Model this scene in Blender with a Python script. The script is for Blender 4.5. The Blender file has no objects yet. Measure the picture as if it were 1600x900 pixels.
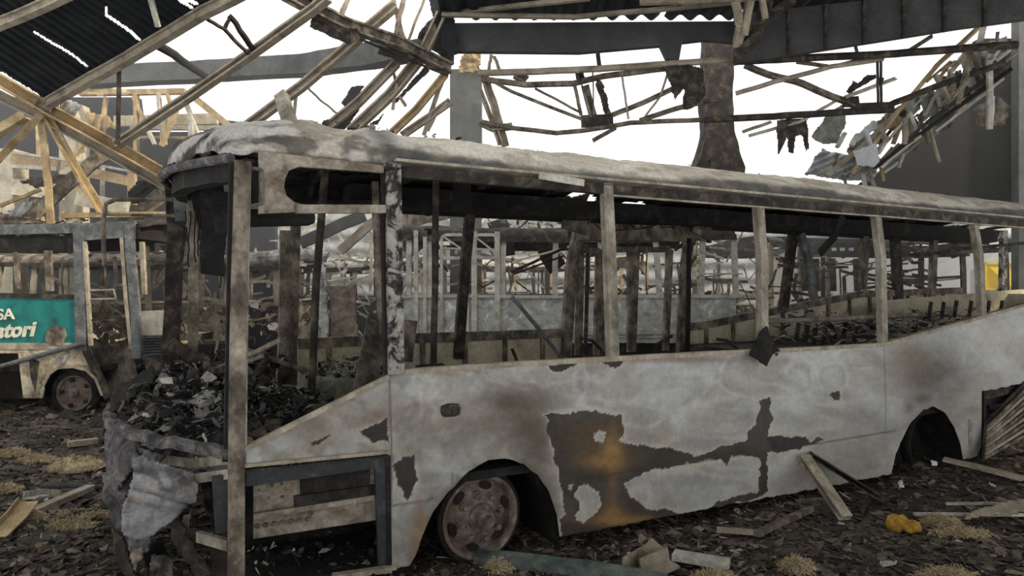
import bpy, math, random
import numpy as np
from mathutils import Vector, Matrix, noise as mnoise

# ------------------------------------------------------------------ camera, world, light
SC = bpy.context.scene
COL = SC.collection
F = 1050.0          # focal length in pixels of a 1600 wide frame
HC = 1.85           # eye height
cam_d = bpy.data.cameras.new('camera'); cam = bpy.data.objects.new('camera', cam_d); COL.objects.link(cam)
cam.location = (0, 0, HC); cam.rotation_euler = (math.pi/2, 0, 0)
cam_d.sensor_fit = 'HORIZONTAL'; cam_d.sensor_width = 36; cam_d.lens = F/1600*36
cam_d.clip_start = 0.05; cam_d.clip_end = 300
SC.camera = cam
SC.view_settings.view_transform = 'Standard'; SC.view_settings.look = 'None'
SC.view_settings.gamma = 1; SC.view_settings.use_curve_mapping = False
SC.view_settings.exposure = 0.12
W = bpy.data.worlds.new('overcast_sky'); SC.world = W; W.use_nodes = True
bg = W.node_tree.nodes['Background']; bg.inputs[0].default_value = (1.0, 0.99, 0.97, 1); bg.inputs[1].default_value = 1.25
sun_d = bpy.data.lights.new('sun', 'SUN'); sun = bpy.data.objects.new('sun', sun_d); COL.objects.link(sun)
sun_d.energy = 4.0; sun_d.color = (1.0, 0.86, 0.64); sun_d.angle = math.radians(3)
sun.rotation_euler = Vector((-0.80, 0.25, -0.45)).to_track_quat('-Z', 'Y').to_euler()

RND = random.Random(7)
NR = np.random.RandomState(11)

# ------------------------------------------------------------------ numeric helpers
def P(px, py, d):
    return Vector(((px-800)/F*d, d, HC-(py-450)/F*d))
def lin(c):
    out = []
    for x in c:
        x = x/255.0
        out.append(x/12.92 if x <= 0.04045 else ((x+0.055)/1.055)**2.4)
    return tuple(out)
def S(r, g, b): return lin((r, g, b)) + (1.0,)

_perm = NR.permutation(512); _val = NR.rand(512)
def vnoise(x, y, z=0.0):
    x = np.asarray(x, float); y = np.asarray(y, float); z = np.zeros_like(x)+z
    xi = np.floor(x).astype(int); yi = np.floor(y).astype(int); zi = np.floor(z).astype(int)
    xf = x-xi; yf = y-yi; zf = z-zi
    xf = xf*xf*(3-2*xf); yf = yf*yf*(3-2*yf); zf = zf*zf*(3-2*zf)
    def h(a, b, c): return _val[_perm[(_perm[(_perm[a & 511]+b) & 511]+c) & 511]]
    r = 0
    for dx in (0, 1):
        for dy in (0, 1):
            for dz in (0, 1):
                r = r + h(xi+dx, yi+dy, zi+dz)*(xf if dx else 1-xf)*(yf if dy else 1-yf)*(zf if dz else 1-zf)
    return r
def fbm(x, y, z=0.0, o=4):
    r = 0; a = 0.5; f = 1.0
    for i in range(o):
        r = r + a*vnoise(np.asarray(x)*f+17*i, np.asarray(y)*f+5*i, z*f+3*i); a *= 0.5; f *= 2.03
    return r/(1-0.5**o)          # 0..1
def n1(x, y=0.0, z=0.0): return .42*mnoise.noise((x*.9+.37, y*.9+.11, z*.9+.73))+.2*mnoise.noise((x*1.9+5.3, y*1.9+.7, z*1.9+9.1))
def inpoly(x, y, poly):
    r = np.zeros(x.shape, bool); n = len(poly)
    for i in range(n):
        x1, y1 = poly[i][:2]; x2, y2 = poly[(i+1) % n][:2]
        if y1 == y2: continue
        c = ((y1 > y) != (y2 > y)) & (x < (x2-x1)*(y-y1)/(y2-y1)+x1)
        r ^= c
    return r
def distpoly(x, y, poly, closed=True):
    d = np.full(x.shape, 1e9); n = len(poly)
    for i in range(n if closed else n-1):
        x1, y1 = poly[i][:2]; x2, y2 = poly[(i+1) % n][:2]
        L = (x2-x1)**2+(y2-y1)**2+1e-9
        t = np.clip(((x-x1)*(x2-x1)+(y-y1)*(y2-y1))/L, 0, 1)
        d = np.minimum(d, np.hypot(x-x1-t*(x2-x1), y-y1-t*(y2-y1)))
    return d

# ------------------------------------------------------------------ materials
MATS = {}
def mat(name, ramp, scale=6.0, rough=0.85, bump=0.3, metal=0.0, detail=8.0, fine=0.35, stretch=(1, 1, 1), vcol=False, spec=0.3, bscale=40, distort=0.6):
    m = bpy.data.materials.new(name); m.use_nodes = True
    nt = m.node_tree; N = nt.nodes; K = nt.links
    b = N['Principled BSDF']; b.inputs['Roughness'].default_value = rough; b.inputs['Metallic'].default_value = metal
    b.inputs['Specular IOR Level'].default_value = spec
    tc = N.new('ShaderNodeTexCoord'); mp = N.new('ShaderNodeMapping'); mp.inputs['Scale'].default_value = stretch
    K.new(tc.outputs['Object'], mp.inputs[0])
    n = N.new('ShaderNodeTexNoise'); n.inputs['Scale'].default_value = scale; n.inputs['Detail'].default_value = detail
    n.inputs['Roughness'].default_value = 0.65; n.inputs['Distortion'].default_value = distort
    K.new(mp.outputs[0], n.inputs['Vector'])
    r = N.new('ShaderNodeValToRGB'); el = r.color_ramp.elements
    while len(el) < len(ramp): el.new(0.5)
    for e, (p, c) in zip(el, ramp): e.position = p; e.color = S(*c)
    K.new(n.outputs[0], r.inputs[0])
    n2 = N.new('ShaderNodeTexNoise'); n2.inputs['Scale'].default_value = bscale; n2.inputs['Detail'].default_value = 6
    n2.inputs['Roughness'].default_value = 0.7
    K.new(mp.outputs[0], n2.inputs['Vector'])
    mr = N.new('ShaderNodeMapRange'); mr.inputs[1].default_value = 0.25; mr.inputs[2].default_value = 0.75
    mr.inputs[3].default_value = 1-fine; mr.inputs[4].default_value = 1+fine
    K.new(n2.outputs[0], mr.inputs[0])
    mx = N.new('ShaderNodeMix'); mx.data_type = 'RGBA'; mx.blend_type = 'MULTIPLY'; mx.inputs[0].default_value = 1.0
    src = r.outputs[0]
    if vcol:
        at = N.new('ShaderNodeAttribute'); at.attribute_name = 'Col'
        src = at.outputs['Color']
    K.new(src, mx.inputs[6]); K.new(mr.outputs[0], mx.inputs[7])
    K.new(mx.outputs[2], b.inputs['Base Color'])
    bp = N.new('ShaderNodeBump'); bp.inputs['Strength'].default_value = bump; bp.inputs['Distance'].default_value = 0.02
    K.new(n2.outputs[0], bp.inputs['Height']); K.new(bp.outputs[0], b.inputs['Normal'])
    MATS[name] = m
    return m

M_paint = mat('scorched_paint', [(0, (0, 0, 0)), (1, (255, 255, 255))], vcol=True, rough=0.6, bump=0.12, fine=0.16, bscale=30, spec=0.35)
M_vrough = mat('ashy_metal', [(0, (0, 0, 0)), (1, (255, 255, 255))], vcol=True, rough=0.9, bump=0.5, fine=0.35, bscale=45)
M_char = mat('charred_black', [(0.3, (14, 14, 15)), (0.55, (34, 32, 31)), (0.75, (70, 66, 62))], scale=5, bump=0.5)
M_dark = mat('sooty_steel', [(0.3, (26, 25, 25)), (0.5, (52, 48, 44)), (0.66, (98, 88, 76)), (0.8, (140, 132, 120))], scale=7, bump=0.4)
M_rustdark = mat('brown_rusted_steel', [(0.3, (44, 40, 36)), (0.46, (90, 83, 74)), (0.6, (136, 127, 113)), (0.75, (168, 159, 145))], scale=7, bump=0.4, distort=.1, stretch=(1, 1, .7))
M_post = mat('grey_tan_post', [(0.28, (60, 54, 48)), (0.45, (128, 122, 108)), (0.62, (165, 160, 146)), (0.8, (196, 190, 176))], scale=6, bump=0.35, distort=.1, stretch=(1, 1, .6))
M_peel = mat('peeled_post', [(0.40, (30, 29, 28)), (0.47, (62, 58, 54)), (0.52, (142, 140, 134)), (0.8, (176, 174, 168))], scale=9, bump=0.5, detail=10)
M_noseg = mat('ashen_nose', [(0.3, (34, 33, 34)), (0.5, (84, 82, 82)), (0.68, (132, 130, 128))], scale=9, bump=0.8, bscale=30, fine=0.5)
M_hatch = mat('charcoal_frame', [(0.3, (34, 37, 39)), (0.55, (50, 54, 57)), (0.78, (92, 94, 94))], scale=6, rough=0.6, bump=0.25)
M_plate = mat('scorched_plate', [(0.3, (52, 44, 36)), (0.43, (112, 102, 90)), (0.6, (152, 144, 132)), (0.8, (180, 172, 160))], scale=6, bump=0.4)
M_rail = mat('pale_tan_rail', [(0.3, (92, 84, 72)), (0.5, (150, 142, 126)), (0.7, (184, 176, 160))], scale=4, bump=0.3)
M_bluegrey = mat('blue_grey_frame', [(0.3, (56, 58, 59)), (0.5, (92, 95, 97)), (0.75, (138, 139, 138))], scale=6, rough=0.6, bump=0.2)
M_inner = mat('olive_inner_panel', [(0.25, (112, 102, 80)), (0.4, (176, 167, 140)), (0.6, (208, 201, 178)), (0.8, (222, 218, 202))], scale=3, bump=0.25)
M_innerG = mat('pale_green_box', [(0.25, (70, 72, 58)), (0.5, (136, 142, 122)), (0.75, (168, 172, 154))], scale=4, bump=0.25)
M_rim = mat('burnt_wheel_rim', [(0.3, (64, 54, 48)), (0.5, (104, 92, 84)), (0.75, (146, 136, 128))], scale=9, rough=0.75, bump=0.25)
M_tan = mat('tan_beam', [(0.25, (110, 92, 66)), (0.5, (170, 148, 112)), (0.75, (206, 188, 152))], scale=3, bump=0.25)
M_tangrey = mat('grey_tan_beam', [(0.25, (92, 84, 74)), (0.5, (150, 140, 124)), (0.75, (192, 184, 168))], scale=3, bump=0.25)
M_pale = mat('pale_ash_beam', [(0.25, (110, 106, 98)), (0.5, (176, 172, 162)), (0.75, (214, 210, 200))], scale=4, bump=0.25)
M_slate = mat('slate_roof_sheet', [(0.3, (22, 25, 28)), (0.55, (34, 38, 42)), (0.8, (52, 55, 58))], scale=2, bump=0.15)
M_fascia = mat('sooty_fascia', [(0.3, (52, 54, 56)), (0.55, (70, 71, 72)), (0.8, (92, 91, 90))], scale=1.5, bump=0.1)
M_conc = mat('sooty_concrete', [(0.3, (70, 73, 73)), (0.55, (96, 99, 99)), (0.8, (124, 125, 124))], scale=2, bump=0.2)
M_concL = mat('bare_concrete', [(0.3, (150, 140, 118)), (0.55, (196, 188, 168)), (0.8, (220, 214, 198))], scale=3, bump=0.2)
M_sheetL = mat('galvanised_sheet', [(0.3, (120, 124, 126)), (0.55, (176, 180, 180)), (0.8, (214, 216, 214))], scale=3, rough=0.5, bump=0.15)
M_sheetG = mat('grey_green_sheet', [(0.3, (84, 88, 80)), (0.5, (128, 132, 122)), (0.75, (168, 170, 160))], scale=5, bump=0.3)
M_wallD = mat('soot_black_wall', [(0.3, (14, 15, 16)), (0.55, (24, 25, 26)), (0.8, (46, 46, 45))], scale=0.8, bump=0.1)
M_wallB = mat('dark_blue_wall', [(0.3, (22, 26, 34)), (0.55, (34, 38, 47)), (0.8, (58, 62, 68))], scale=0.8, bump=0.1)
M_wallL = mat('pale_wall', [(0.3, (150, 152, 154)), (0.55, (184, 188, 190)), (0.8, (206, 208, 208))], scale=0.7, bump=0.1)
M_ash = mat('white_ash', [(0.3, (60, 58, 56)), (0.45, (128, 126, 122)), (0.6, (180, 178, 174)), (0.8, (214, 212, 208))], scale=8, bump=0.6)
M_ground = mat('charred_ground', [(0.3, (34, 32, 30)), (0.48, (64, 59, 53)), (0.62, (98, 90, 80)), (0.8, (136, 126, 112))], scale=2.2, bump=0.9, detail=12, bscale=22, fine=0.5)
M_chip = mat('ground_flakes', [(0, (0, 0, 0)), (1, (255, 255, 255))], vcol=True, rough=0.95, bump=0.4, fine=0.4, bscale=30)
M_wool = mat('mineral_wool', [(0.3, (120, 106, 82)), (0.5, (176, 160, 128)), (0.75, (206, 192, 164))], scale=10, bump=0.5)
M_foam = mat('yellow_foam', [(0.3, (120, 88, 30)), (0.5, (176, 136, 56)), (0.75, (200, 164, 84))], scale=12, bump=0.6)
M_green = mat('teal_livery', [(0.3, (0, 74, 72)), (0.5, (6, 112, 108)), (0.75, (24, 128, 124))], scale=3, rough=0.5, bump=0.1, fine=0.15)
M_letter = mat('cream_lettering', [(0.3, (196, 190, 172)), (0.7, (226, 222, 206))], scale=6, rough=0.5, bump=0.05, fine=0.1)
M_cream = mat('cream_body', [(0.3, (66, 56, 46)), (0.44, (138, 124, 104)), (0.58, (196, 186, 164)), (0.75, (214, 206, 188))], scale=3, bump=0.2)
M_bgrey = mat('blue_grey_body', [(0.3, (120, 121, 118)), (0.5, (168, 170, 166)), (0.58, (184, 185, 180)), (0.64, (232, 231, 226))], scale=5.5, bump=0.3, detail=10)
M_yellow = mat('yellow_notice', [(0.3, (200, 168, 20)), (0.7, (222, 190, 40))], scale=4, rough=0.6, bump=0.05, fine=0.1)
M_red = mat('red_print', [(0.3, (120, 40, 30)), (0.7, (150, 56, 40))], scale=8, rough=0.6, bump=0.05)
M_white = mat('white_panel', [(0.3, (190, 194, 198)), (0.7, (214, 218, 220))], scale=2, rough=0.6, bump=0.05, fine=0.1)
M_tealplank = mat('worn_teal_plank', [(0.3, (52, 58, 56)), (0.5, (86, 98, 94)), (0.75, (132, 138, 128))], scale=5, bump=0.5)

# ------------------------------------------------------------------ mesh builder
ORG = {}
def rect(w, h): return [(-w/2, -h/2), (w/2, -h/2), (w/2, h/2), (-w/2, h/2)]
def ell(w, h, t): return [(-w/2, -h/2), (w/2, -h/2), (w/2, -h/2+t), (-w/2+t, -h/2+t), (-w/2+t, h/2), (-w/2, h/2)]
def chan(w, h, t): return [(-w/2, -h/2), (w/2, -h/2), (w/2, -h/2+t), (-w/2+t, -h/2+t), (-w/2+t, h/2-t), (w/2, h/2-t), (w/2, h/2), (-w/2, h/2)]
def ibeam(w, h, t): return [(-w/2, -h/2), (w/2, -h/2), (w/2, -h/2+t), (t/2, -h/2+t), (t/2, h/2-t), (w/2, h/2-t), (w/2, h/2), (-w/2, h/2), (-w/2, h/2-t), (-t/2, h/2-t), (-t/2, -h/2+t), (-w/2, -h/2+t)]
def circ(r, n=8): return [(r*math.cos(2*math.pi*i/n), r*math.sin(2*math.pi*i/n)) for i in range(n)]

class MB:
    def __init__(s): s.v = []; s.f = []; s.c = None; s.smooth = False
    def add(s, vs, fs):
        o = len(s.v); s.v.extend([tuple(p) for p in vs]); s.f.extend([tuple(o+i for i in f) for f in fs]); return s
    def sweep(s, pts, prof, up=(0, 0, 1), sub=0, wob=0.0, taper=None):
        pts = [Vector(p) for p in pts]; up = Vector(up)
        if sub:
            q = []
            for a, b in zip(pts, pts[1:]):
                for i in range(sub): q.append(a.lerp(b, i/sub))
            q.append(pts[-1]); pts = q
        if wob:
            k = RND.uniform(0, 100); wob *= .6
            for i in range(1, len(pts)-1):
                pts[i] = pts[i]+Vector((n1(k+i*.7), n1(k+30+i*.7), n1(k+60+i*.7)))*wob*2
        n = len(prof); vs = []; fs = []
        for i, p in enumerate(pts):
            t = (pts[min(i+1, len(pts)-1)]-pts[max(i-1, 0)]).normalized()
            u = up if abs(t.dot(up.normalized())) < 0.97 else Vector((0, 1, 0)) if abs(t.y) < 0.9 else Vector((1, 0, 0))
            sd = t.cross(u).normalized(); u2 = sd.cross(t)
            k = taper(i/(len(pts)-1)) if taper else 1
            for a, b in prof: vs.append(p+sd*a*k+u2*b*k)
        for i in range(len(pts)-1):
            for j in range(n):
                k = (j+1) % n
                fs.append((i*n+j, i*n+k, (i+1)*n+k, (i+1)*n+j))
        fs.append(tuple(range(n-1, -1, -1))); fs.append(tuple((len(pts)-1)*n+j for j in range(n)))
        return s.add(vs, fs)
    def box(s, c, d, M=None):
        c = Vector(c); x, y, z = [k/2 for k in d]
        vs = [Vector((sx*x, sy*y, sz*z)) for sz in (-1, 1) for sy in (-1, 1) for sx in (-1, 1)]
        if M is not None: vs = [M @ p for p in vs]
        return s.add([c+p for p in vs], [(0, 2, 3, 1), (4, 5, 7, 6), (0, 1, 5, 4), (2, 6, 7, 3), (0, 4, 6, 2), (1, 3, 7, 5)])
    def prism(s, pts, off):
        """polygon of 3-D points extruded by the vector off"""
        n = len(pts); off = Vector(off); a = [Vector(p) for p in pts]
        return s.add(a+[p+off for p in a], [tuple(range(n)), tuple(range(2*n-1, n-1, -1))]+[(i, i+n, (i+1) % n+n, (i+1) % n) for i in range(n)])
    def grid(s, fn, nu, nv, keep=None):
        vs = [fn(i/(nu-1), j/(nv-1)) for i in range(nu) for j in range(nv)]
        fs = []
        for i in range(nu-1):
            for j in range(nv-1):
                if keep is None or keep(i/(nu-1), j/(nv-1)):
                    fs.append((i*nv+j, (i+1)*nv+j, (i+1)*nv+j+1, i*nv+j+1))
        return s.add(vs, fs)
    def lathe(s, c, axis, prof, n=32):
        """prof: (distance along axis, radius)"""
        c = Vector(c); ax = Vector(axis).normalized(); e1 = ax.orthogonal().normalized(); e2 = ax.cross(e1)
        vs = []; fs = []; m = len(prof)
        for i in range(n):
            a = 2*math.pi*i/n; d = e1*math.cos(a)+e2*math.sin(a)
            for h, r in prof: vs.append(c+ax*h+d*r)
        for i in range(n):
            k = (i+1) % n
            for j in range(m-1): fs.append((i*m+j, k*m+j, k*m+j+1, i*m+j+1))
        return s.add(vs, fs)
    def build(s, name, material, parent=None, label=None, local=False, thick=0.0, smooth=False, bevel=0.0):
        me = bpy.data.meshes.new(name); o = bpy.data.objects.new(name, me); COL.objects.link(o)
        V = np.array(s.v, float)
        if parent is not None:
            o.parent = parent
            org = Vector((0, 0, 0)) if local else ORG[parent.name]
        else:
            lo = V.min(0); hi = V.max(0)
            org = Vector(((lo[0]+hi[0])/2, (lo[1]+hi[1])/2, lo[2])); o.location = org
        ORG[o.name] = org
        me.from_pydata((V-np.array(org)).tolist(), [], s.f); 
        me.materials.append(material)
        if s.c is not None:
            at = me.color_attributes.new('Col', 'FLOAT_COLOR', 'POINT')
            at.data.foreach_set('color', np.concatenate([np.asarray(s.c, float), np.ones((len(s.c), 1))], 1).ravel())
        if s.smooth or smooth: me.polygons.foreach_set('use_smooth', [True]*len(me.polygons))
        me.update()
        if thick:
            md = o.modifiers.new('thickness', 'SOLIDIFY'); md.thickness = thick; md.offset = 0
        if bevel:
            md = o.modifiers.new('edge', 'BEVEL'); md.width = bevel; md.segments = 2; md.limit_method = 'ANGLE'
        if label: o['label'] = label
        return o

def tag(o, label, cat, group=None, kind=None):
    o['label'] = label; o['category'] = cat
    if group: o['group'] = group
    if kind: o['kind'] = kind
    return o
def struct(o, label, cat):
    o['kind'] = 'structure'; o['label'] = label; o['category'] = cat; return o
def thing(name, label, cat, loc=(0, 0, 0), rz=0.0, group=None):
    o = bpy.data.objects.new(name, None); COL.objects.link(o); o.empty_display_size = 0.2
    o.location = loc; o.rotation_euler = (0, 0, rz); tag(o, label, cat, group)
    ORG[o.name] = Vector(loc); return o
def beam(pts, prof, up=(0, 0, 1), sub=4, wob=0.02):
    return MB().sweep([P(*p) for p in pts], prof, up, sub, wob)
def sheet_px(poly, res=6.0, crum=0.03, cs=3.0, seed=0, rag=4.0, corr=None):
    """ragged crumpled sheet: an outline of (px, py, distance), its plane fitted through the corners"""
    A = np.array([[p[0], p[1], 1] for p in poly], float); D = np.array([1.0/p[2] for p in poly])
    co = np.linalg.lstsq(A, D, rcond=None)[0]
    x0, y0 = A[:, 0].min()-rag, A[:, 1].min()-rag; x1, y1 = A[:, 0].max()+rag, A[:, 1].max()+rag
    nx = max(4, int((x1-x0)/res)+2); ny = max(4, int((y1-y0)/res)+2)
    X, Y = np.meshgrid(np.linspace(x0, x1, nx), np.linspace(y0, y1, ny), indexing='ij')
    Xr = X+rag*2*(fbm(X/12+seed*3.1, Y/12, seed)-.5); Yr = Y+rag*2*(fbm(X/12+50, Y/12+seed, seed)-.5)
    inside = inpoly(Xr, Yr, poly)
    D = 1.0/(co[0]*X+co[1]*Y+co[2])
    mid = D[inside].mean() if inside.any() else D.mean()
    px_m = mid/F
    D = D+crum*2*(fbm(X*px_m*cs+seed, Y*px_m*cs+7, seed, 4)-.5)*2
    if corr:
        ang, per, amp = corr
        D = D+amp*np.sin((X*math.cos(ang)+Y*math.sin(ang))*px_m/per*2*math.pi)
    mb = MB(); idx = {}
    for i in range(nx-1):
        for j in range(ny-1):
            if inside[i, j] and inside[i+1, j] and inside[i, j+1] and inside[i+1, j+1] or (inside[i, j] and inside[i+1, j+1]):
                f = []
                for a, b in ((i, j), (i, j+1), (i+1, j+1), (i+1, j)):
                    if (a, b) not in idx:
                        idx[(a, b)] = len(mb.v); mb.v.append(tuple(P(X[a, b], Y[a, b], D[a, b])))
                    f.append(idx[(a, b)])
                mb.f.append(tuple(f))
    return mb

# ------------------------------------------------------------------ the main burnt bus (local axes: x to the rear, y across, z up)
ANG = math.atan2(0.465, 0.885); CA, SA = math.cos(ANG), math.sin(ANG)
OX, OY = -0.191, 4.466
BW = 2.88           # width
def L(px, py, v=0.0):
    r = (px-800)/F
    u = (r*(OY+CA*v)-OX+SA*v)/(CA-r*SA)
    Y = OY+SA*u+CA*v
    return Vector((u, v, HC-(py-450)/F*Y))
def toworld(p): return Vector((OX+CA*p[0]-SA*p[1], OY+SA*p[0]+CA*p[1], p[2]))
def LPROJ(u, v, z):
    X = OX+CA*u-SA*v; Y = OY+SA*u+CA*v
    return 800+F*X/Y, 450-F*(z-HC)/Y
def LW(px, py, d):      # picture point at a distance, in bus axes
    w = P(px, py, d); x, y = w.x-OX, w.y-OY
    return Vector((CA*x+SA*y, -SA*x+CA*y, w.z))

bus = thing('burnt_bus', 'large burnt out city bus with scorched white side filling the foreground', 'bus', (OX, OY, 0), ANG)

top_px = [(606, 588), (616, 583), (800, 570), (1000, 559), (1150, 551), (1225, 548), (1380, 539), (1600, 477)]
bot_px = [(606, 892), (640, 884), (650, 868), (660, 838), (676, 803), (700, 768), (730, 738), (762, 720), (790, 717), (818, 725), (840, 742), (858, 768), (870, 805), (874, 839), (1060, 804), (1262, 766), (1392, 741), (1399, 712), (1408, 690), (1425, 658), (1443, 640), (1460, 636), (1477, 645), (1492, 668), (1500, 692), (1504, 718), (1526, 712), (1533, 700), (1534, 612), (1600, 598)]
TOP = [L(x, y) for x, y in top_px]; BOT = [L(x, y) for x, y in bot_px]
U_END = 11.5
sl = (TOP[-1].z-TOP[-2].z)/(TOP[-1].x-TOP[-2].x)
TOP.append(Vector((U_END, 0, TOP[-1].z+sl*(U_END-TOP[-1].x)*0.2))); BOT.append(Vector((U_END, 0, BOT[-1].z)))
tu = np.array([p.x for p in TOP]); tz = np.array([p.z for p in TOP]); bu = np.array([p.x for p in BOT]); bz = np.array([p.z for p in BOT])

def blend(c, k, col):
    col = np.array(lin(col)); return c*(1-k[:, None])+col[None]*k[:, None]
def sstep(a, b, x):
    t = np.clip((x-a)/(b-a), 0, 1); return t*t*(3-2*t)

DARK_A = [(850, 648), (880, 645), (930, 643), (973, 648), (975, 672), (968, 690), (1010, 693), (1055, 702), (1085, 713), (1130, 696), (1165, 686), (1183, 660), (1188, 628), (1200, 620), (1207, 645), (1212, 655), (1201, 668), (1203, 690), (1268, 692), (1275, 682), (1290, 688), (1250, 700), (1198, 708), (1060, 732), (875, 756), (868, 715), (858, 690)]
DARK_B = [(876, 752), (1060, 728), (1196, 706), (1198, 770), (1130, 794), (1050, 815), (872, 850), (880, 800)]
ISL = [[(978, 772), (977, 757), (1000, 742), (1030, 733), (1060, 728), (1100, 718), (1128, 716), (1137, 728), (1142, 712), (1170, 710), (1186, 716), (1190, 736), (1182, 768), (1150, 776), (1120, 786), (1100, 800), (1055, 800), (1010, 792)],
       [(898, 772), (906, 760), (918, 758), (936, 768), (940, 785), (930, 803), (908, 821), (896, 812), (904, 795)],
       [(927, 678), (935, 674), (943, 679), (941, 690), (930, 690)], [(890, 758), (895, 757), (894, 764), (889, 763)]]
SPOTS = [[(614, 727), (628, 716), (646, 710), (651, 740), (646, 770), (634, 780), (622, 758)], [(856, 571), (902, 568), (880, 585), (868, 582)],
         [(935, 566), (975, 563), (968, 572), (950, 573)], [(560, 670), (590, 660), (608, 655), (608, 690), (580, 692)],
         [(1172, 552), (1180, 530), (1200, 520), (1216, 550), (1200, 558), (1196, 568), (1186, 562)], [(1296, 616), (1312, 612), (1312, 624), (1300, 623)], [(484, 690), (520, 678), (500, 692), (488, 696)],
         [(690, 634), (700, 632), (717, 632), (719, 645), (705, 650), (690, 649)], [(1200, 684), (1262, 680), (1270, 690), (1240, 700), (1205, 706)]]
RIMS = [[(610, 778), (660, 790), (710, 772)], ]
ARCH = bot_px[2:14]
def paintcol(x, y):
    """colours of the scorched side: bare metal where the paint has burnt off, rust, swirls left by the heat"""
    w1 = fbm(x/70, y/45, 1.0, 4); w2 = fbm(x/60+40, y/40, 2.0, 4)
    base = np.tile(np.array(lin((150, 149, 145))), (len(x), 1))
    cool = sstep(.42, .62, fbm(x/110+9, y/60, 4.0, 4)); base = blend(base, cool*.75, (178, 181, 180))
    warm = sstep(.5, .68, fbm(x/80+90, y/50, 5.0, 4)); base = blend(base, warm*.5, (142, 130, 116))
    sw = fbm(x/150+.5*w1, y/80+.5*w2, 7.0, 2)
    ring = np.abs(((sw*6) % 1)-.5)*2
    base = blend(base, sstep(.45, 1.0, ring)*.42*(x < 1320), (184, 185, 181)); base = blend(base, sstep(.6, 1.0, 1-ring)*.22, (128, 129, 128))
    # heat-marked loops
    for cx, cy, rx, ry in ((690, 620, 78, 42), (760, 610, 60, 30), (1040, 600, 60, 38), (950, 600, 45, 38), (860, 600, 50, 40), (1235, 590, 45, 30), (1160, 585, 32, 32), (1215, 585, 26, 32), (1250, 590, 22, 28), (1350, 560, 42, 15), (1100, 660, 90, 24), (1300, 590, 24, 24)):
        r = ((np.abs(x-cx)/rx)**2.6+(np.abs(y-cy)/ry)**2.6)**(1/2.6)+(w1-.5)*.8
        kk = sstep(.38, .62, w2+.25*(w1-.5)); base = blend(base, np.exp(-((r-1)/.10)**2)*.5*kk, (190, 190, 186)); base = blend(base, np.exp(-((r-.78)/.16)**2)*.3*kk, (128, 129, 127))
    # smoke stains
    for cx, cy, rx, ry, k, c in ((800, 628, 70, 24, 1.2, (80, 70, 60)), (815, 665, 60, 32, 1.1, (92, 82, 73)), (740, 665, 70, 30, .6, (104, 92, 80)), (840, 690, 34, 60, 1.1, (84, 76, 68)), (640, 720, 40, 50, .5, (112, 104, 94)), (640, 820, 50, 60, .5, (108, 100, 90)), (620, 600, 16, 60, .5, (104, 94, 84)), (500, 660, 60, 30, .5, (118, 106, 94)), (1455, 580, 62, 74, 1.15, (84, 78, 72)), (1430, 560, 30, 40, .45, (110, 98, 84)), (1440, 622, 20, 10, .9, (66, 52, 44)), (1420, 636, 10, 12, .7, (84, 66, 58)), (1520, 640, 16, 8, .6, (90, 84, 78)),
                                (1410, 575, 25, 60, .2, (140, 128, 112)), (1545, 520, 20, 40, .35, (158, 142, 118)), (1390, 520, 40, 10, .4, (120, 112, 98)), (655, 820, 12, 60, .6, (120, 92, 58)), (500, 690, 110, 20, .3, (110, 98, 88)), (590, 650, 22, 14, .6, (110, 86, 76)), (700, 690, 90, 30, .28, (112, 108, 102)), (1060, 562, 190, 6, .6, (120, 92, 80)), (700, 585, 20, 5, .7, (130, 88, 78)), (1315, 618, 24, 9, .6, (128, 108, 88)), (1240, 760, 30, 20, .5, (110, 96, 84)), (640, 855, 30, 40, .3, (120, 112, 100))):
        q = np.exp(-(((x-cx)/rx)**2+((y-cy)/ry)**2)*(.6+.9*w2)*1.2)
        base = blend(base, np.clip(q*k*(.5+1.0*w1), 0, 1), c)
    da = distpoly(x, y, ARCH, False); base = blend(base, np.exp(-da/16)*.8*(x < 900)*sstep(.35, .6, w2+.15), (84, 78, 70))
    base = blend(base, np.exp(-da/7)*.5*(x < 668), (150, 104, 50))
    dm = sstep(.46, .66, fbm(x/26, y/22, 33., 4))*(1-sstep(640, 900, x))*.38+sstep(.55, .72, fbm(x/40, y/30, 35., 4))*.2; base = blend(base, dm, (98, 92, 86))
    fine = fbm(x/7, y/7, 3.0, 3); base = base*(0.86+.28*fine)[:, None]
    # burnt through to the steel; one dark spot paints the filler hole's recess
    xr = x+14*(fbm(x/16, y/16, 8.0, 4)-.5); yr = y+14*(fbm(x/16+70, y/16, 9.0, 4)-.5)
    bare = inpoly(xr, yr, DARK_A) | inpoly(xr, yr, DARK_B)
    isl = np.zeros(len(x), bool); edge = np.minimum(distpoly(xr, yr, DARK_A), distpoly(xr, yr, DARK_B))
    for p in ISL: isl |= inpoly(xr, yr, p); edge = np.minimum(edge, distpoly(xr, yr, p))
    bare &= ~isl
    sp = np.zeros(len(x), bool)
    for p in SPOTS: sp |= inpoly(xr, yr, p); edge = np.minimum(edge, distpoly(xr, yr, p))
    edge_pale = np.exp(-edge/2.2)*(~bare & ~sp)
    base = blend(base, edge_pale*.8*sstep(.4, .55, w2+.1), (200, 196, 182)); base = blend(base, np.exp(-edge/9)*(~bare)*.35, (150, 140, 126))
    st = np.tile(np.array(lin((54, 50, 46))), (len(x), 1)); st = blend(st, sstep(.45, .65, w2)*.5, (72, 68, 64)); st = blend(st, sstep(.5, .7, w1)*.5, (52, 43, 35))
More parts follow.
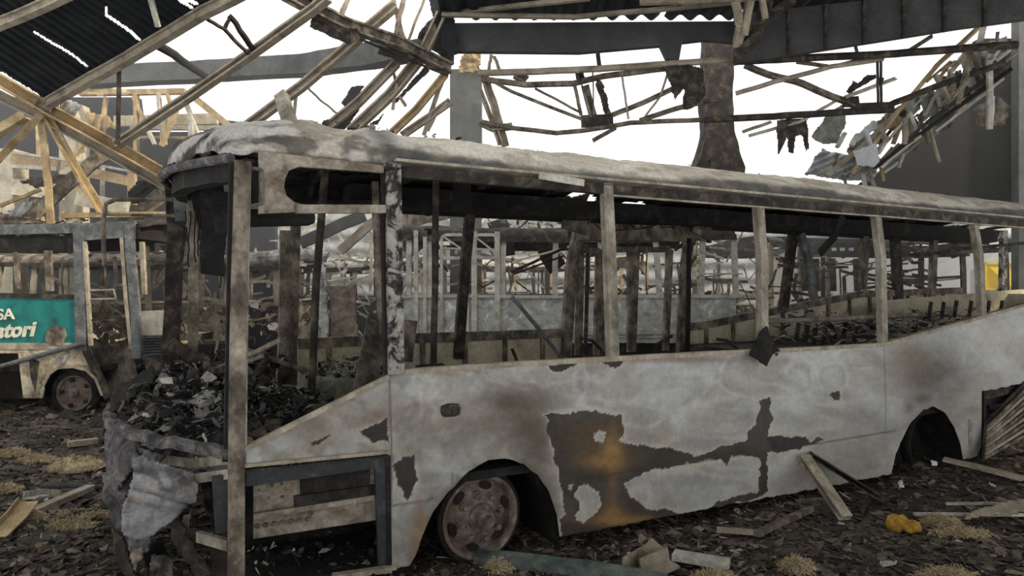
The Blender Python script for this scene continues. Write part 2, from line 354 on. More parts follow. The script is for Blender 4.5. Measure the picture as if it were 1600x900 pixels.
    for cx, cy, rx, ry, k in ((957, 708, 17, 26, 1.0), (942, 722, 36, 12, .7), (957, 806, 18, 18, .85), (965, 812, 55, 8, .8), (957, 745, 8, 70, .35), (935, 690, 50, 34, .2)):
        q = np.exp(-(((x-cx)/rx)**2+((y-cy)/ry)**2)); st = blend(st, np.clip(q*k*(.6+.6*w1), 0, 1), (142, 110, 66))
    st = st*(0.75+.5*fine)[:, None]
    base[bare] = st[bare]
    base[sp] = (np.array(lin((46, 43, 40)))[None]*(0.7+.6*fine)[:, None])[sp]
    # seams
    for ln, k in (([(610, 790), (668, 782), (676, 778)], .8), ([(876, 752), (1060, 726), (1200, 705), (1400, 673)], .75), ([(609, 590), (612, 720), (607, 880)], .8), ([(1381, 540), (1383, 672)], .35)):
        d = distpoly(x, y+2*(w1-.5), ln, False); base = blend(base, np.exp(-(d/1.4)**2)*k, (50, 46, 42))
    return base

# near side skin: a fine mesh that follows the sill, the wheel arches and the skirt
us = np.unique(np.concatenate([np.arange(bu[0], U_END, .0105), bu, bu[1:-1]+1e-3, np.linspace(bu[2], bu[13], 130), np.linspace(bu[16], bu[25], 70)]))
nz = 120; tt = np.linspace(0, 1, nz)
ZT = np.interp(us, tu, tz); ZB = np.interp(us, bu, bz)
jag = 0.012*(fbm(us*14, us*0, 3.0, 4)-.5)*2; ZB2 = ZB+jag
UU = np.repeat(us, nz); ZZ = (ZB2[:, None]+(ZT-ZB2)[:, None]*tt[None]).ravel()
VV = -0.010*(fbm(UU*2.2, ZZ*2.6, 1.0, 4)-.5)*2*1.4-0.004*(fbm(UU*9, ZZ*9, 2.0, 3)-.5)
xp, yp = LPROJ(UU, 0*UU, ZZ)
mb = MB(); mb.v = np.stack([UU, VV, ZZ], 1).tolist(); n = len(us)
mb.f = [(i*nz+j, (i+1)*nz+j, (i+1)*nz+j+1, i*nz+j+1) for i in range(n-1) for j in range(nz-1)]
mb.c = paintcol(xp, yp)*1.06; mb.smooth = True
mb.build('side_panel', M_paint, bus, local=True, thick=0.006)
# bezel of the filler hole, whose inner shade is painted on the skin
hole = [L(x, y, -.012) for x, y in ((690, 636), (700, 632), (716, 632), (719, 638), (718, 647), (708, 650), (693, 650), (690, 645))]
MB().sweep(hole+[hole[0]], circ(.006, 6), (0, 1, 0)).build('filler_opening', M_paint if False else M_dark, bus, local=True)

# sloping front quarter panel under the driver's window
qt = [(383, 701), (500, 645), (608, 589)]; qb = [(383, 729), (500, 716), (608, 707)]
qtu = [L(x, y) for x, y in qt]; qbu = [L(x, y) for x, y in qb]
us = np.linspace(qtu[0].x, qtu[-1].x, 100); zt = np.interp(us, [p.x for p in qtu], [p.z for p in qtu]); zb = np.interp(us, [p.x for p in qbu], [p.z for p in qbu])
UU = np.repeat(us, 60); ZZ = (zb[:, None]+(zt-zb)[:, None]*np.linspace(0, 1, 60)[None]).ravel()
mb = MB(); mb.v = np.stack([UU, -.006*(fbm(UU*3, ZZ*3, 4.)-.5), ZZ], 1).tolist()
mb.f = [(i*60+j, (i+1)*60+j, (i+1)*60+j+1, i*60+j+1) for i in range(99) for j in range(59)]
xp, yp = LPROJ(UU, 0*UU, ZZ); mb.c = paintcol(xp, yp)*np.array([.86, .84, .81]); mb.build('quarter_panel', M_paint, bus, local=True, thick=.008, smooth=True)
def lrail(name, pts, prof, m, v=0.0, up=(0, 0, 1), sub=3, wob=.004, label=None, parent=None):
    return MB().sweep([L(p[0], p[1], p[2] if len(p) > 2 else v) for p in pts], prof, up, sub, wob).build(name, m, parent or bus, local=True, label=label)
lrail('quarter_trim', [(381, 702), (608, 588)], rect(.035, .028), M_rail, -.01)
lrail('quarter_trim', [(381, 728), (609, 706)], rect(.02, .02), M_rail, -.012)
lrail('quarter_trim', [(381, 736), (609, 713)], rect(.02, .014), M_dark, -.008)
# sill rail
mb = MB(); mb.sweep([p+Vector((0, .01, .004)) for p in TOP[1:]], rect(.06, .034), (0, 0, 1), 8, .004); mb.build('sill_rail', M_rail, bus, local=True)

# compartment opening below the quarter panel
lrail('hatch_frame', [(384, 748), (598, 719)], rect(.02, .085), M_hatch, .02)
lrail('hatch_frame', [(594, 716), (600, 884)], rect(.075, .03), M_hatch, .015, up=(0, 1, 0))
lrail('hatch_frame', [(606, 712), (608, 884)], rect(.03, .02), M_char, .0, up=(0, 1, 0))
pl = MB(); q = [(396, 752), (590, 728), (592, 772), (396, 802)]
pl.prism([L(x, y, .09) for x, y in q], (0, .012, 0)); pan = pl.build('hatch_panel', M_plate, bus, local=True)
pl = MB(); q = [(468, 744), (578, 730), (578, 774), (470, 784)]
pl.prism([L(x, y, .082) for x, y in q], (0, .006, 0)); pl.build('burnt_grille', M_char, pan, local=True)
for x, y in ((405, 766), (420, 760), (440, 756), (420, 778), (441, 776)): MB().lathe(L(x, y, .088), (0, -1, 0), [(0, .0), (0, .009), (.012, .007), (.012, 0)], 8).build('bolt', M_rustdark, pan, local=True)
lrail('hatch_sill', [(396, 806), (592, 775)], rect(.04, .03), M_plate, .07)
pl = MB(); q = [(396, 810), (592, 780), (592, 812), (396, 842)]
pl.prism([L(x, y, .11) for x, y in q], (0, .012, 0)); b2 = pl.build('step_riser', M_plate, bus, local=True)
for k in range(7): MB().lathe(L(402+13*k, 822-1.8*k, .105), (0, -1, 0), [(0, 0), (0, .016), (.014, .013), (.014, .006), (.006, 0)], 10).build('wheel_nut', M_rim, b2, local=True)
pl = MB(); pl.prism([Vector((-1.5, .75, .05)), Vector((-.62, .75, .05)), Vector((-.62, .75, .72)), Vector((-1.5, .75, .72))], (0, .02, 0))
pl.prism([Vector((-1.5, .1, .12)), Vector((-.62, .1, .1)), Vector((-.62, .75, .1)), Vector((-1.5, .75, .12))], (0, 0, -.02))
pl.build('step_well', M_char, bus, local=True)
lrail('step_edge', [(520, 900), (618, 886)], rect(.05, .02), M_post, -.02)

# posts of the near side
lrail('front_post', [(379, 252), (372, 500), (369, 700), (369, 905)], chan(.085, .06, .012), M_rustdark, .0, up=(0, 1, 0), sub=4)
lrail('front_post', [(388, 255), (383, 520), (381, 700)], rect(.03, .02), M_post, -.01, up=(0, 1, 0), sub=4)
lrail('front_post', [(363, 255), (355, 700), (352, 720)], rect(.035, .05), M_char, .03, up=(0, 1, 0), sub=4)
lrail('window_post', [(613, 256, .03), (616, 420, 0), (618, 584, -.005)], chan(.095, .06, .01), M_peel, up=(0, 1, 0), sub=6)
lrail('window_post', [(600, 262, .05), (604, 584, .03)], rect(.035, .05), M_char, up=(0, 1, 0), sub=4)
for pts, w in (([(947, 288, .07), (952, 400, .02), (957, 558, .01)], .085), ([(1183, 306, .10), (1190, 400, .03), (1191, 549, .01)], .085), ([(1366, 321, .10), (1376, 400, .04), (1379, 540, .01)], .085), ([(1519, 336, .10), (1529, 400, .04), (1534, 497, .01)], .085), ([(1648, 348, .10), (1658, 400, .04), (1660, 455, .01)], .085)):
    lrail('window_post', pts, chan(w, .06, .01), M_post, up=(0, 1, 0), sub=5, wob=.003)

# driver's window surround with its rounded opening
def plate(px, v, t, name, m, parent=None):
    return MB().prism([L(x, y, v) for x, y in px], (0, t, 0)).build(name, m, parent or bus, local=True)
plate([(404, 236), (440, 240), (600, 258), (600, 270), (492, 262), (468, 260), (452, 266), (446, 278), (444, 292), (448, 306), (460, 316), (478, 320), (604, 321), (604, 333), (470, 331), (404, 334)], .02, .03, 'window_surround', M_plate)
MELT = [(1170, 555), (1180, 536), (1190, 514), (1198, 508), (1204, 530), (1220, 550), (1206, 556), (1198, 572), (1184, 562)]
q_ = [L(x, y, -.01) for x, y in ((388, 270), (394, 263), (408, 265), (410, 318), (392, 322), (387, 312), (388, 270))]
MB().sweep(q_, circ(.012, 6), (0, 1, 0), 2).build('mirror_frame', M_rustdark, bus, local=True)
plate([(389, 268), (408, 268), (409, 316), (391, 319)], .02, .01, 'mirror_back', M_char)
lrail('window_rail', [(462, 327), (606, 327)], rect(.05, .05), M_post, .03)
pl = MB(); pts = [L(x, y, .22) for x, y in ((386, 340), (486, 338))]
pl.sweep(pts, [(-.1, -.05), (.1, -.05), (.12, -.02), (.1, .04), (-.1, .04)], (0, 0, 1)); pl.build('visor_box', M_char, bus, local=True, smooth=False)

# roof
ZH0, ZH1 = 2.615, 2.74
def roofz(t): return max(0.0, 1-abs(t)**4)**.5
NUr, NVr = 560, 96
iu = np.linspace(0, 1, NUr); iv = np.linspace(0, 1, NVr)
tv = np.sin((iv-.5)*math.pi*.999)      # dense at the edges
T, = [np.tile(tv, (NUr, 1))]
ufront = -1.55-.34*np.clip(1-T**2, 0, 1)
Uq = ufront+(U_END+.05-ufront)*(iu[:, None]**1.15)
s = np.clip((-.95-Uq)/(-.95-ufront), 0, 1)
hf = np.sqrt(np.clip(1-s**3.2, 0, 1))
Vq = BW/2+T*(BW/2-.055)
zh = ZH0+(ZH1-ZH0)*np.clip((Vq)/BW, 0, 1)
noise = fbm(Uq*3, Vq*3, 2., 5)-.5
Zq = zh+.315*np.sqrt(np.clip(1-np.abs(T)**4, 0, 1))*hf+.05*noise*(1-np.abs(T)**6)
Zq += (.05*(fbm(Uq*9, Vq*9, 5., 3)-.5)+.10*(fbm(Uq*3.5, Vq*3.5, 15., 3)-.5)*(1-np.abs(T)**8))*(1-sstep(-.7, -.1, Uq))+.022*(fbm(Uq*14, Vq*14, 6., 3)-.5)
crown = sstep(-.15, .3, (Zq-zh).ravel())
gone = np.zeros((NUr, NVr), bool)
hole_n = fbm(Uq*1.3, Vq*1.6+3, 9., 4)
gone |= (hole_n > .62) & (Vq > 1.7) & (Uq > -.9)
gone |= (fbm(Uq*2.5+30, Vq*2.5, 9., 4) > .66) & (Vq > .7) & (Vq < 2.0) & (Uq > 3)
mb = MB(); mb.v = np.stack([Uq, Vq, Zq], 2).reshape(-1, 3).tolist()
mb.f = [(i*NVr+j, (i+1)*NVr+j, (i+1)*NVr+j+1, i*NVr+j+1) for i in range(NUr-1) for j in range(NVr-1) if not gone[i, j]]
u_, v_, z_ = Uq.ravel(), Vq.ravel(), Zq.ravel(); rel = (z_-zh.ravel())
a1 = fbm(u_*2.2, v_*2.2+z_*3, 1., 5); a2 = fbm(u_*7, v_*7+z_*9, 3., 4)
c = np.tile(np.array(lin((186, 179, 165))), (len(u_), 1))
c = blend(c, sstep(.45, .65, a1)*.6, (214, 209, 198)); c = blend(c, sstep(.5, .68, a2)*.55, (132, 122, 108))
low = 1-sstep(.085, .135, rel+.07*(a1-.5)+.05*(a2-.5)+.03*np.sin(u_*1.5))
low = low*sstep(-.9, -.4, u_); c = blend(c, low*.92, (70, 71, 72)); c = blend(c, low*sstep(.5, .62, a2)*.5, (130, 121, 107))
sm = 1-sstep(.0, .035, rel+.02*(a2-.5)); c = blend(c, sm*.8, (52, 48, 44))
fr = (1-sstep(-1.5, -.95, u_+.7*(a1-.5)))*(.3+.7*sstep(.45, .56, a2)); c = blend(c, fr*.85, (46, 46, 48)); c = blend(c, (1-sstep(-1.72, -1.4, u_+.35*(a2-.5)))*.8, (44, 44, 46)); c = blend(c, (1-sstep(-1., .2, u_))*sstep(.52, .60, fbm(u_*5, v_*5+z_*5, 21., 4))*.75, (58, 56, 54)); c = blend(c, (1-sstep(-.8, .2, u_))*sstep(.53, .60, fbm(u_*4, v_*4+z_*4, 31., 4))*.6, (214, 210, 204))
fr2 = np.exp(-((u_+.62)/.10)**2)*sstep(.4, .6, a1); c = blend(c, fr2*.7, (60, 56, 52))
c = blend(c, sstep(.55, .62, a1)*(np.abs(v_-1.4) < .6)*.8, (50, 48, 46))
c *= (0.8+.4*fbm(u_*25, v_*25+z_*25, 3., 3))[:, None]
mb.c = c; mb.build('roof', M_vrough, bus, local=True, thick=.012, smooth=True)
# dark lining under the roof
NU2, NV2 = 150, 40
lin_v = []; mb = MB(); U2 = np.linspace(-1.45, U_END, NU2); 
for u0 in U2:
    for j in range(NV2):
        t = -.94+1.88*j/(NV2-1); v0 = BW/2+t*(BW/2-.1)
        mb.v.append((u0, v0, ZH0+(ZH1-ZH0)*v0/BW-.02+.25*roofz(t)+.06*n1(u0*2, v0*2, 4)))
gl = fbm(np.repeat(U2, NV2)*1.3, np.array([p[1] for p in mb.v])*1.6+3, 9., 4).reshape(NU2, NV2); vv2 = np.array([p[1] for p in mb.v]).reshape(NU2, NV2)
mb.f = [(i*NV2+j, (i+1)*NV2+j, (i+1)*NV2+j+1, i*NV2+j+1) for i in range(NU2-1) for j in range(NV2-1) if not (gl[i, j] > .56 and vv2[i, j] > .6)]
mb.build('ceiling_lining', M_char, bus, local=True, thick=.01, smooth=True)
# roof hoops
for u0 in np.arange(-.6, U_END, .82):
    pts = [Vector((u0+.03*n1(u0*9, k), BW/2+t*(BW/2-.1), ZH0+(ZH1-ZH0)*(.5+t/2)-.06+.26*roofz(t))) for k, t in enumerate(np.sin(np.linspace(-.49, .49, 15)*math.pi))]
    MB().sweep(pts, rect(.05, .04), (1, 0, 0)).build('roof_hoop', M_dark, bus, local=True)
# cant rails and drip gutter
MB().sweep([Vector((u0, .07, ZH0-.03)) for u0 in np.linspace(-.66, U_END, 20)], rect(.06, .07), (0, 0, 1), 1, .004).build('cant_rail', M_dark, bus, local=True)
MB().sweep([Vector((u0, .02, ZH0+.035)) for u0 in np.linspace(-.6, U_END, 20)], rect(.05, .018), (0, 0, 1), 1, .004).build('drip_gutter', M_rail, bus, local=True)
MB().sweep([Vector((u0, .05, ZH0-.075)) for u0 in np.linspace(1.0, U_END, 20)], rect(.03, .014), (0, 0, 1), 1, .006).build('window_track', M_rail, bus, local=True)
lrail('cover_strip', [(842, 274, -.0), (912, 286, -.0)], rect(.018, .05), M_pale, -.01, wob=0)
MB().sweep([Vector((u0, BW-.08, ZH1+.0)) for u0 in np.linspace(-1.2, U_END, 24)], rect(.09, .20), (0, 0, 1), 1, .012).build('cant_rail', M_char, bus, local=True)
# air duct hanging along the far cant rail
MB().sweep([Vector((u0, BW-.42, ZH1+.0+.02*n1(u0*3))) for u0 in np.linspace(-.3, U_END-.6, 40)], [(-.16, .1), (-.18, -.02), (-.05, -.1), (.12, -.1), (.18, .1)], (0, 0, 1), 1, .012).build('air_duct', M_char, bus, local=True)
# front header arch
ar = [Vector((-1.55-.34*(1-t*t), BW/2+t*(BW/2-.05), ZH0-.03+(ZH1-ZH0)*(.5+t/2))) for t in np.linspace(-1, 1, 25)]
MB().sweep(ar, circ(.028, 8), (0, 0, 1), 1, .016).build('windscreen_header', M_noseg, bus, local=True)
MB().sweep([p+Vector((.12, 0, -.06)) for p in ar], rect(.10, .12), (0, 0, 1), 1, .02).build('header_lining', M_char, bus, local=True)
# burnt crust along the front of the roof
mb = MB()
for k in range(46):
    t = RND.uniform(-.95, .95); w = RND.uniform(.05, .13)
    c0 = Vector((-1.5-.3*(1-t*t)+RND.uniform(0, .12), BW/2+t*(BW/2-.06), ZH0+(ZH1-ZH0)*(.5+t/2)+RND.uniform(.0, .13)))
    R = Matrix.Rotation(RND.uniform(0, 6), 3, Vector((RND.random(), RND.random(), 1)).normalized())
    mb.box(c0, (w, w*.7, w*.4), R)
rc = mb.build('roof_crust', M_char, bus, local=True, bevel=.01); rc['kind'] = 'stuff'

# front: windscreen base rim and melted nose
def nose_u(t, k): return -1.53-k*max(0, 1-abs(t)**2.2)
rim = [Vector((nose_u(t, .68), BW/2+t*BW/2, .93+.05*math.cos(t*1.5)+.02*n1(t*5))) for t in np.linspace(-1, .9, 26)]
MB().sweep(rim, [(-.035, -.035), (.035, -.03), (.04, .01), (.0, .03), (-.035, .02)], (0, 0, 1), 2, .03).build('windscreen_base', M_noseg, bus, local=True)
def nosefn(a, b):
    t = -.35+1.3*a; z = .93-.80*b
    k = .70-.10*b-.25*b*b+.05*(2*n1(a*6, b*5, 2))
    u0 = nose_u(t, k)+.05*n1(a*9, b*9, 5)
    return Vector((u0, BW/2+t*BW/2, z+.06*n1(a*8, b*3, 9)))
mb = MB(); hn = lambda a, b: (n1(a*5, b*5, 21) < .2) and a > .30 and not (b > .80+.25*n1(a*9, 0, 3)) and not (.12 < b < .24 and .1 < a < .4)
mb.grid(nosefn, 60, 44, hn); xs = np.array(mb.v); q = fbm(xs[:, 1]*5, xs[:, 2]*5, 1., 4)
c = blend(np.tile(np.array(lin((48, 48, 50))), (len(xs), 1)), sstep(.48, .62, q), (110, 110, 112)); mb.c = c
mb.build('front_skin', M_vrough, bus, local=True, thick=.012, smooth=True)
# light grey melted flap hanging in front
def flapfn(px, py):
    d = 3.84+.0016*(px-250)+.0010*(py-780)-.10*math.exp(-((px-255)**2/1400+(py-775)**2/2500))
    return d
poly = [(206, 716), (222, 712), (248, 722), (300, 738), (312, 757), (306, 784), (272, 812), (240, 838), (212, 846), (192, 834), (190, 800), (200, 770), (206, 745)]
mb = MB(); ids = {}; xs = np.arange(184, 318, 2.2); ys = np.arange(706, 852, 2.2); X, Y = np.meshgrid(xs, ys, indexing='ij')
Xr = X+9*(fbm(X/14, Y/14, 3.)-.5); Yr = Y+9*(fbm(X/14+9, Y/14, 6.)-.5); ins = inpoly(Xr, Yr, poly)
crease = np.abs((Y-760)-(X-205)*.30)
for i in range(len(xs)-1):
    for j in range(len(ys)-1):
        if ins[i, j] and ins[i+1, j+1]:
            f = []
            for a, b in ((i, j), (i+1, j), (i+1, j+1), (i, j+1)):
                if (a, b) not in ids:
                    ids[(a, b)] = len(mb.v); x, y = X[a, b], Y[a, b]
                    d = flapfn(x, y)+.10*n1(x/40, y/40, 3)+.03*n1(x/12, y/12, 8)+.035*math.exp(-(crease[a, b]/5)**2)
                    mb.v.append(tuple(LW(x, y, d)))
                f.append(ids[(a, b)])
            mb.f.append(f)
V = np.array(mb.v); q = fbm(V[:, 1]*9, V[:, 2]*9+V[:, 0]*4, 2., 5); q2 = fbm(V[:, 1]*4, V[:, 2]*4, 12., 4)
c = blend(np.tile(np.array(lin((150, 150, 152))), (len(V), 1)), sstep(.48, .66, q), (86, 84, 86)); c = blend(c, sstep(.5, .6, q2)*.7, (166, 150, 136)); c = blend(c, sstep(.62, .72, q2), (88, 66, 52)); mb.c = c
mb.build('bumper_skin', M_vrough, bus, local=True, thick=.014, smooth=True, label='pale grey melted front bumper skin')
# dark upper flap of the dashboard edge
def flap2(name, poly, m, **k):
    g = sheet_px(poly, **k); g.v = [tuple(Vector((CA*(x-OX)+SA*(y-OY), -SA*(x-OX)+CA*(y-OY), z))) for x, y, z in g.v]
    return g.build(name, m, bus, local=True, thick=.012, smooth=True)
flap2('dash_flap', [(176, 604, 4.9), (205, 592, 4.9), (238, 566, 4.95), (242, 600, 4.9), (220, 612, 4.75), (190, 640, 4.6), (168, 650, 4.55)], M_char, res=3, crum=.03)
flap2('dash_flap', [(196, 612, 4.8), (240, 600, 4.9), (238, 636, 4.7), (205, 668, 4.4), (178, 664, 4.4)], M_dark, res=3, crum=.05, seed=3)
flap2('torn_skin', [(166, 650, 4.5), (190, 668, 4.3), (214, 690, 4.15), (220, 715, 4.1), (205, 742, 4.05), (180, 770, 4.1), (162, 745, 4.3), (165, 690, 4.45)], M_noseg, res=3, crum=.10, seed=5, rag=6)
flap2('torn_skin', [(160, 740, 4.3), (205, 740, 4.1), (200, 770, 4.05), (194, 800, 4.05), (196, 834, 4.05), (240, 842, 4.0), (232, 862, 4.0), (214, 870, 4.0), (200, 870, 4.05), (180, 860, 4.1), (172, 810, 4.2), (162, 780, 4.25)], M_noseg, res=2.5, crum=.10, seed=8, rag=6)
flap2('torn_skin', [(165, 655, 4.5), (180, 680, 4.3), (225, 700, 4.1), (262, 712, 3.98), (250, 724, 3.98), (200, 722, 4.15), (170, 700, 4.4)], M_noseg, res=2.2, crum=.08, seed=9, rag=4)
flap2('torn_skin', [(176, 824, 4.15), (190, 836, 4.1), (206, 880, 4.05), (214, 905, 4.05), (196, 905, 4.05), (180, 868, 4.1)], M_dark, res=3, crum=.04, seed=6)
# charred insulation hanging below the nose
for k, (poly, m) in enumerate((([(262, 812, 4.1), (282, 806, 4.05), (292, 836, 4.0), (310, 862, 3.95), (330, 890, 3.9), (332, 908, 3.9), (306, 908, 3.9), (290, 870, 3.95), (272, 846, 4.05)], M_dark), ([(284, 806, 4.1), (298, 800, 4.1), (296, 832, 4.05), (286, 836, 4.05)], M_ash), ([(206, 838, 4.1), (226, 846, 4.05), (222, 872, 4.0), (212, 896, 4.0), (204, 870, 4.05)], M_rustdark), ([(236, 868, 4.0), (262, 866, 3.98), (272, 884, 3.95), (272, 908, 3.95), (232, 908, 3.95)], M_noseg), ([(222, 850, 4.2), (252, 844, 4.2), (262, 870, 4.2), (250, 905, 4.2), (228, 905, 4.2)], M_char), ([(312, 745, 4.1), (352, 748, 4.1), (352, 800, 4.1), (335, 830, 4.1), (318, 790, 4.1)], M_char))):
    flap2('hanging_remnant', poly, m, res=2.2, crum=.10, cs=6, seed=70+k, rag=4)
for k, (poly, m) in enumerate((([(236, 668, 4.2), (270, 650, 4.3), (318, 668, 4.1), (330, 700, 3.95), (290, 708, 3.95), (240, 700, 4.05)], M_char), ([(205, 640, 4.5), (240, 620, 4.7), (270, 640, 4.5), (250, 664, 4.3), (215, 668, 4.3)], M_dark), ([(270, 600, 4.8), (300, 612, 4.6), (316, 640, 4.3), (290, 650, 4.3), (266, 625, 4.5)], M_noseg), ([(292, 628, 4.4), (322, 606, 4.5), (350, 612, 4.4), (346, 650, 4.2), (316, 662, 4.15)], M_ash), ([(318, 676, 4.0), (346, 660, 4.05), (352, 700, 3.9), (330, 706, 3.9)], M_char), ([(196, 668, 4.4), (226, 660, 4.4), (262, 686, 4.15), (240, 704, 4.1), (206, 694, 4.2)], M_noseg))):
    flap2('dash_remnant', poly, m, res=1.6, crum=.08, cs=5, seed=110+k, rag=4)
for pts in ([(222, 690, 4.0), (240, 676, 4.1), (256, 668, 4.1)], [(318, 678, 3.9), (322, 690, 3.85), (314, 704, 3.85)]): MB().sweep([LW(*p) for p in pts], circ(.008, 6), (0, 1, 0), 4, .01).build('cable', M_ash, bus, local=True)
flap2('melted_trim', [(x, y, OY+SA*L(x, y).x-.10) for x, y in MELT], M_char, res=1.3, crum=.02, cs=12, seed=140, rag=4)
# front cross bars
lrail('bumper_bar', [(250, 716, .95), (300, 723, .5), (360, 716, .02)], rect(.03, .06), M_post)
lrail('bumper_bar', [(258, 708, 1.0), (300, 712, .5), (360, 706, .02)], rect(.03, .03), M_dark)
lrail('bumper_bar', [(302, 748, .35), (360, 740, .02)], rect(.03, .055), M_rail)
lrail('bumper_bar', [(310, 838, .3), (358, 852, .02)], rect(.03, .06), M_post)
lrail('tow_bracket', [(346, 742, .06), (352, 830, .06)], rect(.10, .02), M_hatch, up=(0, 1, 0))
# windscreen posts and strips at the front
lrail('windscreen_post', [(271, 288, 2.3), (276, 360, 2.5), (270, 470, 2.7), (266, 570, 2.8)], rect(.14, .06), M_dark, up=(0, 1, 0), sub=5, wob=.012)
lrail('windscreen_post', [(301, 300, 1.9), (303, 420, 2.0), (300, 600, 2.0)], rect(.075, .05), M_rustdark, up=(0, 1, 0), sub=5, wob=.01)
lrail('windscreen_post', [(276, 255, 2.2), (283, 345, 2.3)], rect(.09, .02), M_bluegrey, up=(0, 1, 0), sub=3, wob=.02)
lrail('hanging_strip', [(306, 300, 1.7), (318, 345, 1.7), (322, 352, 1.7)], rect(.10, .01), M_char, up=(0, 1, 0), sub=4, wob=.03)
lrail('hanging_strip', [(330, 290, 1.2), (334, 350, 1.2), (332, 430, 1.2)], rect(.16, .01), M_char, up=(0, 1, 0), sub=6, wob=.04)
lrail('hanging_strip', [(345, 300, .9), (352, 368, .9)], rect(.12, .01), M_char, up=(0, 1, 0), sub=4, wob=.03)
for k in range(8):
    x = 290+8*k; lrail('hanging_wire', [(x, 330, 1.4), (x+RND.uniform(-6, 6), 380, 1.4), (x+RND.uniform(-8, 8), 400+RND.uniform(0, 60), 1.4)], circ(.005, 5), M_char, sub=4, wob=.02)
lrail('mirror_arm', [(163, 415, 2.0), (161, 345, 2.0), (166, 318, 2.0), (180, 312, 2.0), (272, 312, 2.0)], circ(.016, 8), M_rustdark, sub=3, wob=.0)
lrail('mirror_arm', [(162, 335, 2.0), (272, 337, 2.0)], circ(.012, 8), M_rustdark, sub=3, wob=.0)
lrail('mirror_arm', [(384, 300, .1), (388, 264, .1), (396, 262, .1)], circ(.014, 8), M_rustdark, sub=3, wob=.0)
# steering column
lrail('steering_column', [(265, 535, 1.9), (300, 556, 1.9), (310, 570, 1.85), (312, 600, 1.8)], circ(.05, 10), M_dark, sub=4, wob=.01)
lrail('handrail', [(318, 585, 1.4), (400, 550, 1.0), (440, 530, .9)], circ(.018, 8), M_rustdark)
lrail('handrail', [(318, 592, 1.4), (410, 556, 1.0)], circ(.018, 8), M_rustdark)
lrail('handrail', [(365, 540, 1.6), (480, 580, 1.6)], circ(.02, 8), M_rustdark)
lrail('handrail', [(385, 600, 1.4), (420, 560, 1.4), (412, 552, 1.4)], circ(.025, 8), M_dark)

# floor, inner walls and far side
mb = MB(); mb.prism([Vector((-1.2, .06, .62)), Vector((U_END, .06, .62)), Vector((U_END, BW-.05, .62)), Vector((-1.2, BW-.05, .62))], (0, 0, -.06)); mb.build('floor', M_char, bus, local=True)
mb = MB(); mb.prism([Vector((4.3, .08, 1.10)), Vector((U_END, .08, 1.10)), Vector((U_END, BW-.08, 1.10)), Vector((4.3, BW-.08, 1.10))], (0, 0, -.48)); mb.build('raised_floor', M_dark, bus, local=True)
def farpanel(name, top, zb, m, v=BW-.02, bays=.5):
    tp = [L(x, y, v) for x, y in top]; mb = MB()
    mb.prism([Vector((tp[0].x, v, zb))]+[p-Vector((0, 0, .10)) for p in tp]+[Vector((tp[-1].x, v, zb))], (0, .02, 0))
    o = mb.build(name, m, bus, local=True)
    MB().sweep([p+Vector((0, -.02, -.05)) for p in tp], rect(.06, .10), (0, 0, 1), 6, .004).build('far_sill_rail', M_rustdark if m is M_inner else M_tangrey, bus, local=True)
    u0 = tp[0].x+.3
    while u0 < tp[-1].x:
        z1 = np.interp(u0, [p.x for p in tp], [p.z for p in tp])
        MB().sweep([(u0, v-.02, zb), (u0, v-.02, z1-.08)], rect(.05, .03), (0, 1, 0)).build('wall_rib', M_rustdark, bus, local=True); u0 += bays
    return o
farpanel('inner_panel', [(466, 529), (640, 521), (800, 516), (888, 513)], .5, M_inner)
farpanel('inner_panel', [(1076, 505), (1110, 500), (1340, 455), (1420, 452), (1500, 449)], .6, M_inner)
mb = MB(); mb.prism([Vector((U_END-.3, .1, .6)), Vector((U_END-.3, BW-.05, .6)), Vector((U_END-.3, BW-.05, 1.75)), Vector((U_END-.3, .1, 1.75))], (.03, 0, 0)); mb.build('rear_panel', M_inner, bus, local=True)
# far posts
for pts, w, m in (([(735, 325, 2.78), (726, 420, 2.84), (716, 560, 2.84)], .11, M_dark), ([(908, 335, 2.78), (892, 420, 2.84), (884, 558, 2.84)], .13, M_rustdark), ([(1080, 350, 2.78), (1070, 420, 2.84), (1064, 552, 2.84)], .13, M_rustdark),
                  ([(1240, 356, 2.78), (1232, 420, 2.84), (1224, 480, 2.84)], .15, M_dark), ([(1352, 366, 2.78), (1350, 400, 2.84), (1347, 452, 2.84)], .15, M_rustdark), ([(1250, 365, 2.7), (1262, 400, 2.7), (1268, 440, 2.7), (1272, 468, 2.7)], .12, M_bluegrey),
                  ([(446, 360, 2.80), (444, 500, 2.84), (438, 668, 2.84)], .10, M_rustdark), ([(462, 345, 2.80), (458, 500, 2.84), (452, 660, 2.84)], .09, M_rustdark), ([(587, 318, 2.78), (592, 420, 2.84), (596, 520, 2.84)], .07, M_dark), ([(1460, 366, 2.78), (1455, 474, 2.84)], .14, M_rustdark), ([(1398, 366, 2.78), (1404, 474, 2.84)], .20, M_dark), ([(1568, 360, 2.78), (1566, 470, 2.84)], .16, M_peel)):
    lrail('far_post', pts, chan(w, .07, .014), m, up=(0, 1, 0), sub=5, wob=.006)
